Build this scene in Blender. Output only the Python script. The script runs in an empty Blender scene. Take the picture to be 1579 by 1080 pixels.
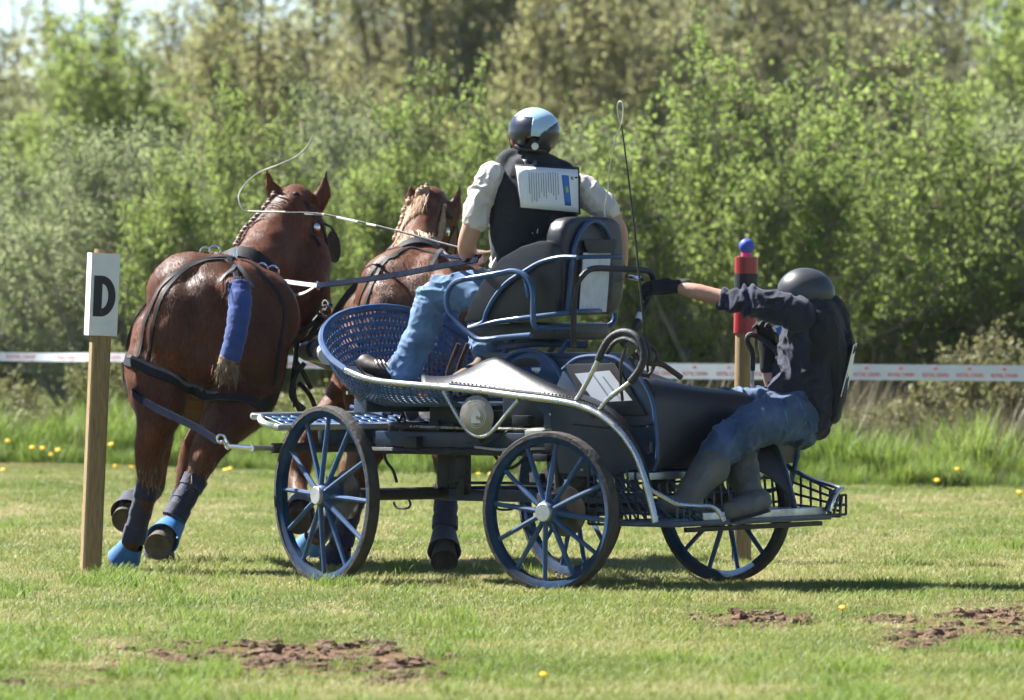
import bpy, bmesh, math, random
import numpy as np
from mathutils import Vector, Matrix, noise
from mathutils.bvhtree import BVHTree
# ------------------------------------------------------------------ camera, light, exposure
SC = bpy.context.scene
COL = SC.collection
FPX, CXP, CYP, HZ = 11544.0, 789.5, 540.0, 400.0
CAMZ = 1.65
PIT = math.atan((CYP - HZ) / FPX)
cd = bpy.data.cameras.new('camera'); cam = bpy.data.objects.new('camera', cd); COL.objects.link(cam)
cam.location = (0, 0, CAMZ); cam.rotation_euler = (math.pi / 2 - PIT, 0, 0)
cd.sensor_width = 36; cd.lens = FPX / 1579 * 36; cd.clip_start = 1; cd.clip_end = 3000
cd.dof.use_dof = True; cd.dof.focus_distance = 38.0; cd.dof.aperture_fstop = 4.8
SC.camera = cam
SUN_TO = Vector((-1.0, 0.62, 1.28)).normalized()          # towards the sun
w = bpy.data.worlds.new('World'); SC.world = w; w.use_nodes = True
nt = w.node_tree; bg = nt.nodes['Background']
sky = nt.nodes.new('ShaderNodeTexSky'); sky.sky_type = 'NISHITA'; sky.sun_disc = False
sky.sun_elevation = math.asin(SUN_TO.z); sky.sun_rotation = math.atan2(SUN_TO.x, SUN_TO.y)
sky.air_density = 0.7; sky.dust_density = 0.0; sky.ozone_density = 2.0; sky.altitude = 200
nt.links.new(sky.outputs[0], bg.inputs[0]); bg.inputs[1].default_value = 0.052
sd = bpy.data.lights.new('sun', 'SUN'); so = bpy.data.objects.new('sun', sd); COL.objects.link(so)
sd.energy = 5.0; sd.angle = math.radians(0.53); sd.color = (1.0, 0.975, 0.93)
so.rotation_euler = SUN_TO.to_track_quat('Z', 'Y').to_euler(); so.location = (-20, 20, 30)
SC.view_settings.view_transform = 'Standard'; SC.view_settings.look = 'None'
SC.view_settings.exposure = 1.68; SC.view_settings.gamma = 1
SC.render.engine = 'CYCLES'
SC.cycles.max_bounces = 5; SC.cycles.volume_bounces = 0; SC.cycles.diffuse_bounces = 2; SC.cycles.glossy_bounces = 3
SC.cycles.transmission_bounces = 4; SC.cycles.transparent_max_bounces = 6
SC.cycles.use_adaptive_sampling = True; SC.cycles.adaptive_threshold = .03; SC.cycles.use_denoising = True
RNG = np.random.default_rng(7); random.seed(7)

# ------------------------------------------------------------------ pixel -> place helpers (photo is 1579 x 1080)
def ray(px, py):
    x = (px - CXP) / FPX; y = (CYP - py) / FPX
    return Vector((x, math.cos(PIT) + y * math.sin(PIT), -math.sin(PIT) + y * math.cos(PIT)))
CAM = Vector((0, 0, CAMZ))
def W(px, py, d):                         # the point at distance d
    r = ray(px, py); return CAM + r * (d / r.y)
def G(px, py):                            # the point on the ground
    r = ray(px, py); return CAM + r * (-CAMZ / r.z)
A_C = math.radians(36)
FW = Vector((-math.cos(A_C), math.sin(A_C), 0)); LF = Vector((-math.sin(A_C), -math.cos(A_C), 0))
O_C = Vector((0.637, 37.615, 0))          # under the middle of the rear axle
def C(px, py, v):                         # the point on the carriage's lengthwise plane v (left positive)
    r = ray(px, py); t = (v - (CAM - O_C).dot(LF)) / r.dot(LF)
    return CAM + r * t
def K(u, v, z): return O_C + FW * u + LF * v + Vector((0, 0, z))
def CU(px, py, u):                        # the point on the carriage's crosswise plane u
    r = ray(px, py); t = (u - (CAM - O_C).dot(FW)) / r.dot(FW)
    return CAM + r * t
def uvz(p):
    q = p - O_C; return q.dot(FW), q.dot(LF), q.z

# ------------------------------------------------------------------ mesh helpers
def smooth_path(pts, n=6, closed=False):
    P = [Vector(p) for p in pts]; out = []
    m = len(P); rng = range(m if closed else m - 1)
    for i in rng:
        p1, p2 = P[i], P[(i + 1) % m]
        p0 = P[i - 1] if (i > 0 or closed) else p1 * 2 - p2
        p3 = P[(i + 2) % m] if (i + 2 < m or closed) else p2 * 2 - p1
        for k in range(n):
            t = k / n
            out.append(0.5 * ((2 * p1) + (p2 - p0) * t + (2 * p0 - 5 * p1 + 4 * p2 - p3) * t * t + (3 * p1 - p0 - 3 * p2 + p3) * t ** 3))
    if not closed: out.append(P[-1])
    return out
class MB:
    def __init__(s): s.v = []; s.f = []; s.m = []
    def add(s, vs, fs, mi=0):
        b = len(s.v); s.v += [tuple(v) for v in vs]
        s.f += [tuple(b + i for i in f) for f in fs]; s.m += [mi] * len(fs); return s
    def box(s, c, ax, ay, az, mi=0):       # centre and three half-axis vectors
        c, ax, ay, az = map(Vector, (c, ax, ay, az))
        vs = [c + ax * i + ay * j + az * k for i in (-1, 1) for j in (-1, 1) for k in (-1, 1)]
        return s.add(vs, [(0, 1, 3, 2), (4, 6, 7, 5), (0, 4, 5, 1), (2, 3, 7, 6), (0, 2, 6, 4), (1, 5, 7, 3)], mi)
    def tube(s, pts, r, seg=8, closed=False, mi=0, flat=None, up=None):
        P = [Vector(p) for p in pts]; n = len(P)
        R = r if isinstance(r, (list, tuple)) else [r] * n
        vs = []; prev = None
        for i in range(n):
            if closed: t = P[(i + 1) % n] - P[i - 1]
            else: t = P[min(i + 1, n - 1)] - P[max(i - 1, 0)]
            t = t.normalized() if t.length > 1e-9 else Vector((0, 0, 1))
            if up is not None: a = Vector(up) - t * t.dot(Vector(up))
            elif prev is None: a = Vector((0, 0, 1)) - t * t.z if abs(t.z) < .9 else Vector((1, 0, 0)) - t * t.x
            else: a = prev - t * t.dot(prev)
            a.normalize(); prev = a; b = t.cross(a)
            rr = R[i]; ra, rb = (rr, rr) if not isinstance(rr, (tuple, list)) else rr
            for k in range(seg):
                an = 2 * math.pi * k / seg
                vs.append(P[i] + a * (math.cos(an) * ra) + b * (math.sin(an) * rb))
        fs = []
        for i in range(n if closed else n - 1):
            j = (i + 1) % n
            for k in range(seg):
                l = (k + 1) % seg
                fs.append((i * seg + k, i * seg + l, j * seg + l, j * seg + k))
        if not closed:
            fs.append(tuple(range(seg - 1, -1, -1))); fs.append(tuple((n - 1) * seg + k for k in range(seg)))
        return s.add(vs, fs, mi)
    def loft(s, rings, cap=True, mi=0, closed_ring=True):
        n = len(rings[0]); vs = [p for r in rings for p in r]; fs = []
        for i in range(len(rings) - 1):
            for k in range(n if closed_ring else n - 1):
                l = (k + 1) % n
                fs.append((i * n + k, i * n + l, (i + 1) * n + l, (i + 1) * n + k))
        if cap and closed_ring:
            fs.append(tuple(range(n - 1, -1, -1))); fs.append(tuple((len(rings) - 1) * n + k for k in range(n)))
        return s.add(vs, fs, mi)
    def ball(s, c, r, rx=None, mi=0, nu=12, nv=8, rot=None):
        c = Vector(c); r3 = r if isinstance(r, (tuple, list)) else (r, r, r); vs = []; fs = []
        for j in range(nv + 1):
            th = math.pi * j / nv
            for k in range(nu):
                ph = 2 * math.pi * k / nu
                p = Vector((r3[0] * math.sin(th) * math.cos(ph), r3[1] * math.sin(th) * math.sin(ph), r3[2] * math.cos(th)))
                if rot is not None: p = rot @ p
                vs.append(c + p)
        for j in range(nv):
            for k in range(nu):
                l = (k + 1) % nu
                fs.append((j * nu + k, (j + 1) * nu + k, (j + 1) * nu + l, j * nu + l))
        return s.add(vs, fs, mi)
    def limb(s, pts, rad, seg=14, n=5, up=None):  # rounded-end tapered chain for organic bodies; rad: r or (ra, rb)
        P = smooth_path(pts, n); m = len(rad); R = []
        for i in range(len(P)):
            t = i / n; a = min(int(t), m - 1); b = min(a + 1, m - 1); f = t - a
            ra = rad[a] if isinstance(rad[a], (tuple, list)) else (rad[a],) * 2
            rb = rad[b] if isinstance(rad[b], (tuple, list)) else (rad[b],) * 2
            R.append((ra[0] * (1 - f) + rb[0] * f, ra[1] * (1 - f) + rb[1] * f))
        # round caps
        def cap(p, q, r):
            d = (p - q).normalized(); mr = min(r)
            return [(p + d * mr * math.sin(a), (r[0] * math.cos(a), r[1] * math.cos(a))) for a in (0.5, 1.0, 1.4)]
        h = cap(P[0], P[1], R[0])[::-1]; t = cap(P[-1], P[-2], R[-1])
        PP = [x[0] for x in h] + P + [x[0] for x in t]; RR = [x[1] for x in h] + R + [x[1] for x in t]
        return s.tube(PP, RR, seg, up=up)
    def plate(s, pts, th, mi=0):           # flat polygon with thickness vector th
        th = Vector(th); n = len(pts); P = [Vector(p) for p in pts]
        vs = P + [p + th for p in P]
        fs = [tuple(range(n)), tuple(range(2 * n - 1, n - 1, -1))] + [(i, i + n, (i + 1) % n + n, (i + 1) % n) for i in range(n)]
        return s.add(vs, fs, mi)
    def mesh(s, name, off=None):
        me = bpy.data.meshes.new(name)
        v = np.array(s.v, dtype=float).reshape(-1, 3)
        if off is not None: v = v - np.array(off)
        me.from_pydata(v.tolist(), [], s.f); me.validate(); me.update()
        if len(me.polygons) == len(s.m): me.polygons.foreach_set('material_index', s.m)
        return me
    def build(s, name, mats, parent=None, smooth=40, bevel=0, recalc=True):
        off = world_loc(parent) if parent else None
        me = s.mesh(name, off)
        return finish(name, me, mats, parent, smooth, bevel, recalc)
def world_loc(o):
    p = Vector((0, 0, 0))
    while o is not None: p += o.location; o = o.parent
    return p
def finish(name, me, mats, parent=None, smooth=40, bevel=0, recalc=True):
    bm = bmesh.new(); bm.from_mesh(me)
    if recalc: bmesh.ops.recalc_face_normals(bm, faces=bm.faces)
    if bevel:
        es = [e for e in bm.edges if len(e.link_faces) == 2 and e.calc_face_angle(0) > .6]
        bmesh.ops.bevel(bm, geom=es, offset=bevel, segments=2, affect='EDGES', profile=.6)
    bm.to_mesh(me); bm.free()
    if smooth:
        me.polygons.foreach_set('use_smooth', [True] * len(me.polygons)); me.set_sharp_from_angle(angle=math.radians(smooth))
    for m in (mats if isinstance(mats, (list, tuple)) else [mats]): me.materials.append(m)
    o = bpy.data.objects.new(name, me); COL.objects.link(o)
    if parent: o.parent = parent
    return o
def tag(o, label=None, cat=None, group=None, kind=None):
    if label: o['label'] = label
    if cat: o['category'] = cat
    if group: o['group'] = group
    if kind: o['kind'] = kind
    return o
def empty(name, loc, label=None, cat=None, group=None, parent=None):
    o = bpy.data.objects.new(name, None); COL.objects.link(o); o.empty_display_size = .1
    o.location = Vector(loc) - (world_loc(parent) if parent else Vector((0, 0, 0)))
    if parent: o.parent = parent
    return tag(o, label, cat, group)
def copy_tree(o, loc=None, rotz=None, scale=None, parent=None):
    c = o.copy(); COL.objects.link(c)
    if parent is not None: c.parent = parent
    if loc is not None: c.location = loc
    if rotz is not None: c.rotation_euler = (0, 0, rotz)
    if scale is not None: c.scale = scale
    for ch in list(o.children): copy_tree(ch, parent=c)
    return c
def remesh(mb, name, mats, parent=None, vox=.012, sm=6, disp=None, smooth_deg=180):
    """Union of overlapping closed volumes as one continuous skin."""
    off = world_loc(parent) if parent else Vector((0, 0, 0))
    me = mb.mesh(name, off)
    bm = bmesh.new(); bm.from_mesh(me); bmesh.ops.remove_doubles(bm, verts=bm.verts, dist=1e-5)
    bmesh.ops.recalc_face_normals(bm, faces=bm.faces); bm.to_mesh(me); bm.free()
    o = bpy.data.objects.new(name, me); COL.objects.link(o)
    md = o.modifiers.new('r', 'REMESH'); md.mode = 'VOXEL'; md.voxel_size = vox; md.use_smooth_shade = True
    if sm: s2 = o.modifiers.new('s', 'SMOOTH'); s2.factor = .5; s2.iterations = sm
    dg = bpy.context.evaluated_depsgraph_get(); dg.update()
    me2 = bpy.data.meshes.new_from_object(o.evaluated_get(dg)); me2.name = name
    bpy.data.objects.remove(o); bpy.data.meshes.remove(me); me2.materials.clear()
    if disp is not None:
        n = len(me2.vertices); co = np.empty(n * 3); no = np.empty(n * 3)
        me2.vertices.foreach_get('co', co); me2.vertices.foreach_get('normal', no)
        co = co.reshape(-1, 3); no = no.reshape(-1, 3); d = np.array([disp(Vector(c) + off, Vector(q)) for c, q in zip(co, no)])
        me2.vertices.foreach_set('co', (co + no * d[:, None]).ravel()); me2.update()
    me2.polygons.foreach_set('use_smooth', [True] * len(me2.polygons))
    for m in (mats if isinstance(mats, (list, tuple)) else [mats]): me2.materials.append(m)
    o = bpy.data.objects.new(name, me2); COL.objects.link(o)
    if parent: o.parent = parent
    return o
def fmesh(name, v, f4, mat, rnd=None, parent=None, f3=None):   # fast numpy quads
    me = bpy.data.meshes.new(name); nv = len(v); nf = len(f4)
    me.vertices.add(nv); me.vertices.foreach_set('co', np.asarray(v, dtype=np.float32).ravel())
    k = f4.shape[1]
    me.loops.add(nf * k); me.loops.foreach_set('vertex_index', f4.astype(np.int32).ravel())
    me.polygons.add(nf); me.polygons.foreach_set('loop_start', (np.arange(nf) * k).astype(np.int32))
    me.update(calc_edges=True)
    if rnd is not None:
        at = me.attributes.new('rnd', 'FLOAT', 'POINT'); at.data.foreach_set('value', np.asarray(rnd, dtype=np.float32))
    if mat: me.materials.append(mat)
    return me

# ------------------------------------------------------------------ materials
MAT = {}
def N(t, k, **kw):
    n = t.nodes.new('ShaderNode' + k)
    for a, b in kw.items():
        if a.startswith('i_'): n.inputs[a[2:].replace('_', ' ')].default_value = b
        else: setattr(n, a, b)
    return n
def ramp(t, fac, stops, interp='LINEAR'):
    r = t.nodes.new('ShaderNodeValToRGB'); r.color_ramp.interpolation = interp
    e = r.color_ramp.elements
    while len(e) < len(stops): e.new(.5)
    for q, (p, c) in zip(e, stops): q.position = p; q.color = (*c, 1) if len(c) == 3 else c
    t.links.new(fac, r.inputs[0]); return r.outputs[0]
def mat(name, col, rough=.5, metal=0, spec=.5, var=.15, scale=12, bump=0, bscale=60, coat=0, dirt=None, dscale=6, damt=.5, sheen=0, stretch=None, col2=None, grain=None):
    m = bpy.data.materials.new(name); m.use_nodes = True; t = m.node_tree; b = t.nodes['Principled BSDF']
    tc = N(t, 'TexCoord'); vec = tc.outputs['Object']
    if stretch:
        mp = N(t, 'Mapping'); mp.inputs['Scale'].default_value = stretch; t.links.new(vec, mp.inputs[0]); vec = mp.outputs[0]
    nz = N(t, 'TexNoise'); nz.inputs['Scale'].default_value = scale; nz.inputs['Detail'].default_value = 5; t.links.new(vec, nz.inputs[0])
    c = np.array(col); lo = c * (1 - var); hi = np.array(col2) if col2 is not None else np.minimum(c * (1 + var), 1)
    cc = ramp(t, nz.outputs[0], [(.3, tuple(lo)), (.7, tuple(hi))])
    if dirt is not None:
        n2 = N(t, 'TexNoise'); n2.inputs['Scale'].default_value = dscale; n2.inputs['Detail'].default_value = 8; n2.inputs['Roughness'].default_value = .7
        t.links.new(vec, n2.inputs[0])
        mx = N(t, 'Mix', data_type='RGBA'); fr = ramp(t, n2.outputs[0], [(.5, (0, 0, 0)), (.72, (damt,) * 3)])
        t.links.new(fr, mx.inputs[0]); t.links.new(cc, mx.inputs[6]); mx.inputs[7].default_value = (*dirt, 1); cc = mx.outputs[2]
        rr = N(t, 'MapRange'); t.links.new(n2.outputs[0], rr.inputs[0]); rr.inputs[1].default_value = .4; rr.inputs[2].default_value = .75
        rr.inputs[3].default_value = rough; rr.inputs[4].default_value = min(1, rough + .35); t.links.new(rr.outputs[0], b.inputs['Roughness'])
    else: b.inputs['Roughness'].default_value = rough
    t.links.new(cc, b.inputs['Base Color'])
    b.inputs['Metallic'].default_value = metal; b.inputs['Specular IOR Level'].default_value = spec
    b.inputs['Coat Weight'].default_value = coat; b.inputs['Coat Roughness'].default_value = .15
    if sheen: b.inputs['Sheen Weight'].default_value = sheen; b.inputs['Sheen Roughness'].default_value = .4
    if bump:
        n3 = N(t, 'TexNoise'); n3.inputs['Scale'].default_value = bscale; n3.inputs['Detail'].default_value = 4; t.links.new(vec, n3.inputs[0])
        bp = N(t, 'Bump'); bp.inputs['Strength'].default_value = min(1, bump); bp.inputs['Distance'].default_value = .01 * max(1, bump)
        t.links.new(n3.outputs[0], bp.inputs['Height']); t.links.new(bp.outputs[0], b.inputs['Normal'])
    MAT[name] = m; return m
def leafmat(name, stops, trans=.45, pos_scale=.35, rough=.55, mixpos=.35):
    m = bpy.data.materials.new(name); m.use_nodes = True; t = m.node_tree; t.nodes.remove(t.nodes['Principled BSDF'])
    at = N(t, 'Attribute', attribute_name='rnd'); ge = N(t, 'NewGeometry')
    nz = N(t, 'TexNoise'); nz.inputs['Scale'].default_value = pos_scale; nz.inputs['Detail'].default_value = 3; t.links.new(ge.outputs['Position'], nz.inputs[0])
    mr = N(t, 'MapRange'); t.links.new(nz.outputs[0], mr.inputs[0]); mr.inputs[1].default_value = .3; mr.inputs[2].default_value = .7
    mx = N(t, 'Mix'); mx.inputs[0].default_value = mixpos; t.links.new(at.outputs['Fac'], mx.inputs[2]); t.links.new(mr.outputs[0], mx.inputs[3])
    col = ramp(t, mx.outputs[0], stops)
    d = N(t, 'BsdfPrincipled'); d.inputs['Roughness'].default_value = rough; d.inputs['Specular IOR Level'].default_value = .35; t.links.new(col, d.inputs['Base Color'])
    tr = N(t, 'BsdfTranslucent'); g = N(t, 'Gamma'); t.links.new(col, g.inputs[0]); g.inputs[1].default_value = .85; t.links.new(g.outputs[0], tr.inputs[0])
    ms = N(t, 'MixShader'); ms.inputs[0].default_value = trans; t.links.new(d.outputs[0], ms.inputs[1]); t.links.new(tr.outputs[0], ms.inputs[2])
    t.links.new(ms.outputs[0], t.nodes['Material Output'].inputs[0]); MAT[name] = m; return m
# ------------------------------------------------------------------ ground
def ground_mat():
    m = bpy.data.materials.new('field_soil'); m.use_nodes = True; t = m.node_tree; b = t.nodes['Principled BSDF']
    ge = N(t, 'NewGeometry')
    n1 = N(t, 'TexNoise'); n1.inputs['Scale'].default_value = .7; n1.inputs['Detail'].default_value = 6; t.links.new(ge.outputs['Position'], n1.inputs[0])
    n2 = N(t, 'TexNoise'); n2.inputs['Scale'].default_value = 22; n2.inputs['Detail'].default_value = 6; t.links.new(ge.outputs['Position'], n2.inputs[0])
    c1 = ramp(t, n1.outputs[0], [(.35, (.075, .105, .022)), (.52, (.13, .135, .038)), (.66, (.20, .155, .065))])
    c2 = ramp(t, n2.outputs[0], [(.35, (.35, .33, .3)), (.65, (1, 1, 1))])
    mx = N(t, 'Mix', data_type='RGBA', blend_type='MULTIPLY'); mx.inputs[0].default_value = 1
    t.links.new(c1, mx.inputs[6]); t.links.new(c2, mx.inputs[7])
    # bare patches
    at = N(t, 'Attribute', attribute_name='bare')
    n3 = N(t, 'TexNoise'); n3.inputs['Scale'].default_value = 9; n3.inputs['Detail'].default_value = 7; t.links.new(ge.outputs['Position'], n3.inputs[0])
    cs = ramp(t, n3.outputs[0], [(.3, (.08, .042, .024)), (.6, (.17, .095, .06)), (.8, (.26, .17, .11))])
    m2 = N(t, 'Mix', data_type='RGBA'); t.links.new(at.outputs['Fac'], m2.inputs[0]); t.links.new(mx.outputs[2], m2.inputs[6]); t.links.new(cs, m2.inputs[7])
    t.links.new(m2.outputs[2], b.inputs['Base Color']); b.inputs['Roughness'].default_value = .95; b.inputs['Specular IOR Level'].default_value = .1
    bp = N(t, 'Bump'); bp.inputs['Distance'].default_value = .02; t.links.new(n2.outputs[0], bp.inputs['Height']); t.links.new(bp.outputs[0], b.inputs['Normal'])
    return m
PATCH = [(-.95, 30.7, .82, 1.6), (1.12, 33.9, .42, 1.1), (2.1, 32.6, .5, 1.0), (1.72, 34.2, .17, .7), (1.72, 31.8, .19, .8), (2.25, 34.6, .28, .7), (-1.8, 28.6, .35, .6), (-.4, 29.2, .3, .6)]
def bareness(x, y):
    r = 0
    for (a, b, rx, ry) in PATCH:
        q = ((x - a) / rx) ** 2 + ((y - b) / ry) ** 2
        q *= 1 + .9 * noise.noise(Vector((x * 2.3, y * 2.3, 3.)))
        r = max(r, max(0, min(1, 1.5 - q * 1.5)))
    return r
def gz(x, y):
    z = .02 * noise.noise(Vector((x * .5, y * .5, 0))) + .008 * noise.noise(Vector((x * 2.2, y * 2.2, 5)))
    if 33.5 < y < 44: z *= .45
    if y > 53: z += .10 * min(1, (y - 53) / 6)
    return z
xs = np.concatenate([[-400, -150, -80, -30, -14], np.arange(-8, 8.01, .25), [14, 30, 80, 150, 400]])
ys = np.concatenate([[-200, 0, 15, 22], np.arange(26, 62, .25), [66, 72, 85, 110, 160, 300, 800]])
vv = []; ba = []
for y in ys:
    for x in xs:
        vv.append((x, y, gz(x, y))); ba.append(bareness(x, y) if 25 < y < 40 and abs(x) < 6 else 0)
nx = len(xs); ff = np.array([(j * nx + i, j * nx + i + 1, (j + 1) * nx + i + 1, (j + 1) * nx + i) for j in range(len(ys) - 1) for i in range(nx - 1)])
gm = fmesh('ground', vv, ff, ground_mat())
at = gm.attributes.new('bare', 'FLOAT', 'POINT'); at.data.foreach_set('value', ba)
gm.polygons.foreach_set('use_smooth', [True] * len(gm.polygons))
go = bpy.data.objects.new('ground', gm); COL.objects.link(go); tag(go, kind='structure', label='flat mown grass field with worn brown patches')

# ------------------------------------------------------------------ grass
def tuft(name, n, rad, hmin, hmax, wid, lean, seed, mat_):
    r = np.random.default_rng(seed); V = []; F = []; Rn = []
    for i in range(n):
        a = r.uniform(0, 6.283); d = rad * math.sqrt(r.random()); x, y = d * math.cos(a), d * math.sin(a)
        h = r.uniform(hmin, hmax); l = h * lean * r.uniform(.2, 1.3); la = r.uniform(0, 6.283); w_ = wid * r.uniform(.6, 1.3)
        dx, dy = math.cos(la), math.sin(la); sx, sy = -dy, dx; b = len(V); q = r.random()
        for t, ww in ((0, 1), (.45, .85), (.8, .5)):
            ox, oy, oz = x + dx * l * t * t, y + dy * l * t * t, h * t * (1 - .25 * lean * t)
            V += [(ox - sx * w_ * ww / 2, oy - sy * w_ * ww / 2, oz), (ox + sx * w_ * ww / 2, oy + sy * w_ * ww / 2, oz)]
        V += [(x + dx * l, y + dy * l, h * (1 - .25 * lean))] * 2
        V[-1] = (V[-1][0] + sx * .0004, V[-1][1] + sy * .0004, V[-1][2])
        for k in (0, 2, 4): F.append((b + k, b + k + 1, b + k + 3, b + k + 2))
        Rn += [q] * 8
    me = fmesh(name, V, np.array(F), mat_, Rn)
    o = bpy.data.objects.new(name, me); return o
leafmat('grass', [(.0, (.08, .135, .018)), (.35, (.16, .225, .035)), (.65, (.25, .285, .06)), (.88, (.38, .35, .14)), (1, (.49, .43, .22))], trans=.35, pos_scale=.55, mixpos=.55)
leafmat('grass_straw', [(.0, (.24, .245, .07)), (.5, (.42, .37, .15)), (1, (.56, .49, .26))], trans=.25, pos_scale=.9)
leafmat('grass_lush', [(.0, (.07, .13, .014)), (.5, (.16, .25, .03)), (1, (.27, .33, .06))], trans=.45, pos_scale=.8)
leafmat('weed', [(.0, (.045, .09, .012)), (.5, (.11, .17, .03)), (1, (.2, .25, .07))], trans=.4, pos_scale=.8)
leafmat('dead_stalk', [(.0, (.08, .065, .035)), (.5, (.18, .14, .08)), (1, (.30, .25, .15))], trans=.15, pos_scale=.8)
def coll(name, objs):
    c = bpy.data.collections.new(name)
    for o in objs: c.objects.link(o)
    return c
def scatter(name, pts, rot, scl, idx, col, label, cat):
    me = bpy.data.meshes.new(name); me.vertices.add(len(pts)); me.vertices.foreach_set('co', np.asarray(pts, dtype=np.float32).ravel())
    for nm, ar, ty in (('rotz', rot, 'FLOAT'), ('scl', scl, 'FLOAT'), ('idx', idx, 'INT')):
        a = me.attributes.new(nm, ty, 'POINT'); a.data.foreach_set('value', ar)
    o = bpy.data.objects.new(name, me); COL.objects.link(o)
    g = bpy.data.node_groups.new(name, 'GeometryNodeTree')
    g.interface.new_socket('Geometry', in_out='INPUT', socket_type='NodeSocketGeometry'); g.interface.new_socket('Geometry', in_out='OUTPUT', socket_type='NodeSocketGeometry')
    gi = g.nodes.new('NodeGroupInput'); gout = g.nodes.new('NodeGroupOutput')
    ci = g.nodes.new('GeometryNodeCollectionInfo'); ci.inputs[0].default_value = col; ci.inputs[1].default_value = True; ci.inputs[2].default_value = True
    ip = g.nodes.new('GeometryNodeInstanceOnPoints'); ip.inputs['Pick Instance'].default_value = True
    def na(nm, ty):
        n = g.nodes.new('GeometryNodeInputNamedAttribute'); n.data_type = ty; n.inputs[0].default_value = nm; return n.outputs[0]
    cx = g.nodes.new('ShaderNodeCombineXYZ'); g.links.new(na('rotz', 'FLOAT'), cx.inputs[2])
    L = g.links.new
    L(gi.outputs[0], ip.inputs['Points']); L(ci.outputs[0], ip.inputs['Instance']); L(na('idx', 'INT'), ip.inputs['Instance Index'])
    L(cx.outputs[0], ip.inputs['Rotation']); L(na('scl', 'FLOAT'), ip.inputs['Scale']); L(ip.outputs[0], gout.inputs[0])
    md = o.modifiers.new('scatter', 'NODES'); md.node_group = g
    return tag(o, label, cat, kind='stuff')
def nz2(x, y, s, o=0.): return noise.noise(Vector((x * s, y * s, o)))
short = [tuft('tuft_%02d' % i, 30, .09, .018, .06, .0042, .9, 10 + i, MAT['grass']) for i in range(6)] + \
        [tuft('tuft_%02d' % (6 + i), 26, .09, .012, .045, .004, 1.5, 30 + i, MAT['grass_straw']) for i in range(3)] + \
        [tuft('tuft_%02d' % (9 + i), 34, .08, .04, .10, .005, .8, 40 + i, MAT['grass_lush']) for i in range(3)]
cs = coll('short_grass', short)
P = []; R_ = []; S_ = []; I_ = []
n_try = 80000
for i in range(n_try):
    y = 26 + 30 * RNG.random() ** 1.25; hw = .0684 * y + 1.7; x = RNG.uniform(-hw, hw)
    bn = bareness(x, y) if y < 40 else 0
    if RNG.random() < min(.9, bn * .8 * (1.1 + noise.noise(Vector((x * 7, y * 2.5, 8))))): continue
    st = .6 * noise.noise(Vector((x * 1.5, y * .22, 9))) + .3 * nz2(x, y, .55, 4) + .45 * noise.noise(Vector((x * 5, y * .9, 2))) + (.24 if 38 < y < 52 else .04) + (-.14 if y < 33 else 0)
    lush = .7 * noise.noise(Vector((x * 1.9, y * .3, 21))) + .5 * noise.noise(Vector((x * 6, y * 1.1, 7))) + (.25 if x < -1.2 and y < 41 else 0) + (.3 if abs(y - 29) < 2.5 and x < -.8 else 0)
    q = RNG.random()
    if st > .10 + 1.1 * (q - .5): k = int(RNG.integers(6, 9))
    elif lush > .33 + .8 * (q - .5): k = int(RNG.integers(9, 12))
    else: k = int(RNG.integers(0, 6))
    P.append((x, y, gz(x, y))); R_.append(RNG.uniform(0, 6.28)); S_.append(RNG.uniform(.5, 1.1) * (1 - .55 * bareness(x, y - 1.0) if y < 40 else 1)); I_.append(k)
scatter('field_grass', P, R_, S_, I_, cs, 'short mown green and straw coloured field grass', 'grass')
tall = [tuft('tall_%02d' % i, 34, .11, .14, .42, .009, .55, 60 + i, MAT['grass_lush']) for i in range(4)] + \
       [tuft('tall_%02d' % (4 + i), 26, .13, .10, .32, .013, .7, 70 + i, MAT['weed']) for i in range(3)] + \
       [tuft('tall_%02d' % (7 + i), 22, .12, .2, .6, .006, .4, 80 + i, MAT['dead_stalk']) for i in range(2)]
ct = coll('tall_grass', tall)
def verge(x): return 55.5 - .62 * x + .5 * nz2(x, 0, .6)     # where the mowing stops
P = []; R_ = []; S_ = []; I_ = []
for i in range(10000):
    x = RNG.uniform(-7.5, 7.5); e = verge(x); y = e + RNG.random() ** 1.3 * 7.5
    t = (y - e)
    rough = noise.noise(Vector((x * 1.7, y * .5, 31))) + .5 * noise.noise(Vector((x * 4.5, y, 3)))
    s = max(.35, (.55 if t < .6 else 1) * (1 + .75 * rough))
    q = RNG.random()
    dead = (.02 if t < 1.5 else .08) + (.22 if x > 1.8 and t > 1.2 else 0) + (.10 if rough < -.3 else 0)
    k = int(RNG.integers(7, 9)) if q < dead else (int(RNG.integers(4, 7)) if q < dead + .3 else int(RNG.integers(0, 4)))
    P.append((x, y, gz(x, y))); R_.append(RNG.uniform(0, 6.28)); S_.append(s * RNG.uniform(.6, 1.15)); I_.append(k)
scatter('verge_grass', P, R_, S_, I_, ct, 'tall lush grass and dead stalks along the verge', 'grass')

# ------------------------------------------------------------------ shrubs and trees
mat('bark_grey', (.30, .27, .21), .9, var=.4, scale=9)
mat('bark_brown', (.20, .165, .12), .9, var=.4, scale=9)
leafmat('leaf_willow', [(.0, (.15, .185, .065)), (.45, (.24, .29, .115)), (.8, (.31, .36, .16)), (1, (.40, .44, .23))], trans=.68)
leafmat('leaf_fresh', [(.0, (.11, .165, .03)), (.45, (.21, .29, .06)), (.8, (.29, .37, .095)), (1, (.38, .45, .16))], trans=.68)
leafmat('leaf_olive', [(.0, (.15, .165, .06)), (.5, (.27, .28, .11)), (1, (.40, .41, .20))], trans=.66)
leafmat('leaf_ochre', [(.0, (.16, .17, .055)), (.5, (.27, .275, .10)), (1, (.37, .37, .17))], trans=.66)
leafmat('leaf_dark', [(.0, (.10, .12, .045)), (.5, (.22, .25, .10)), (1, (.32, .35, .15))], trans=.62)
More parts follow.
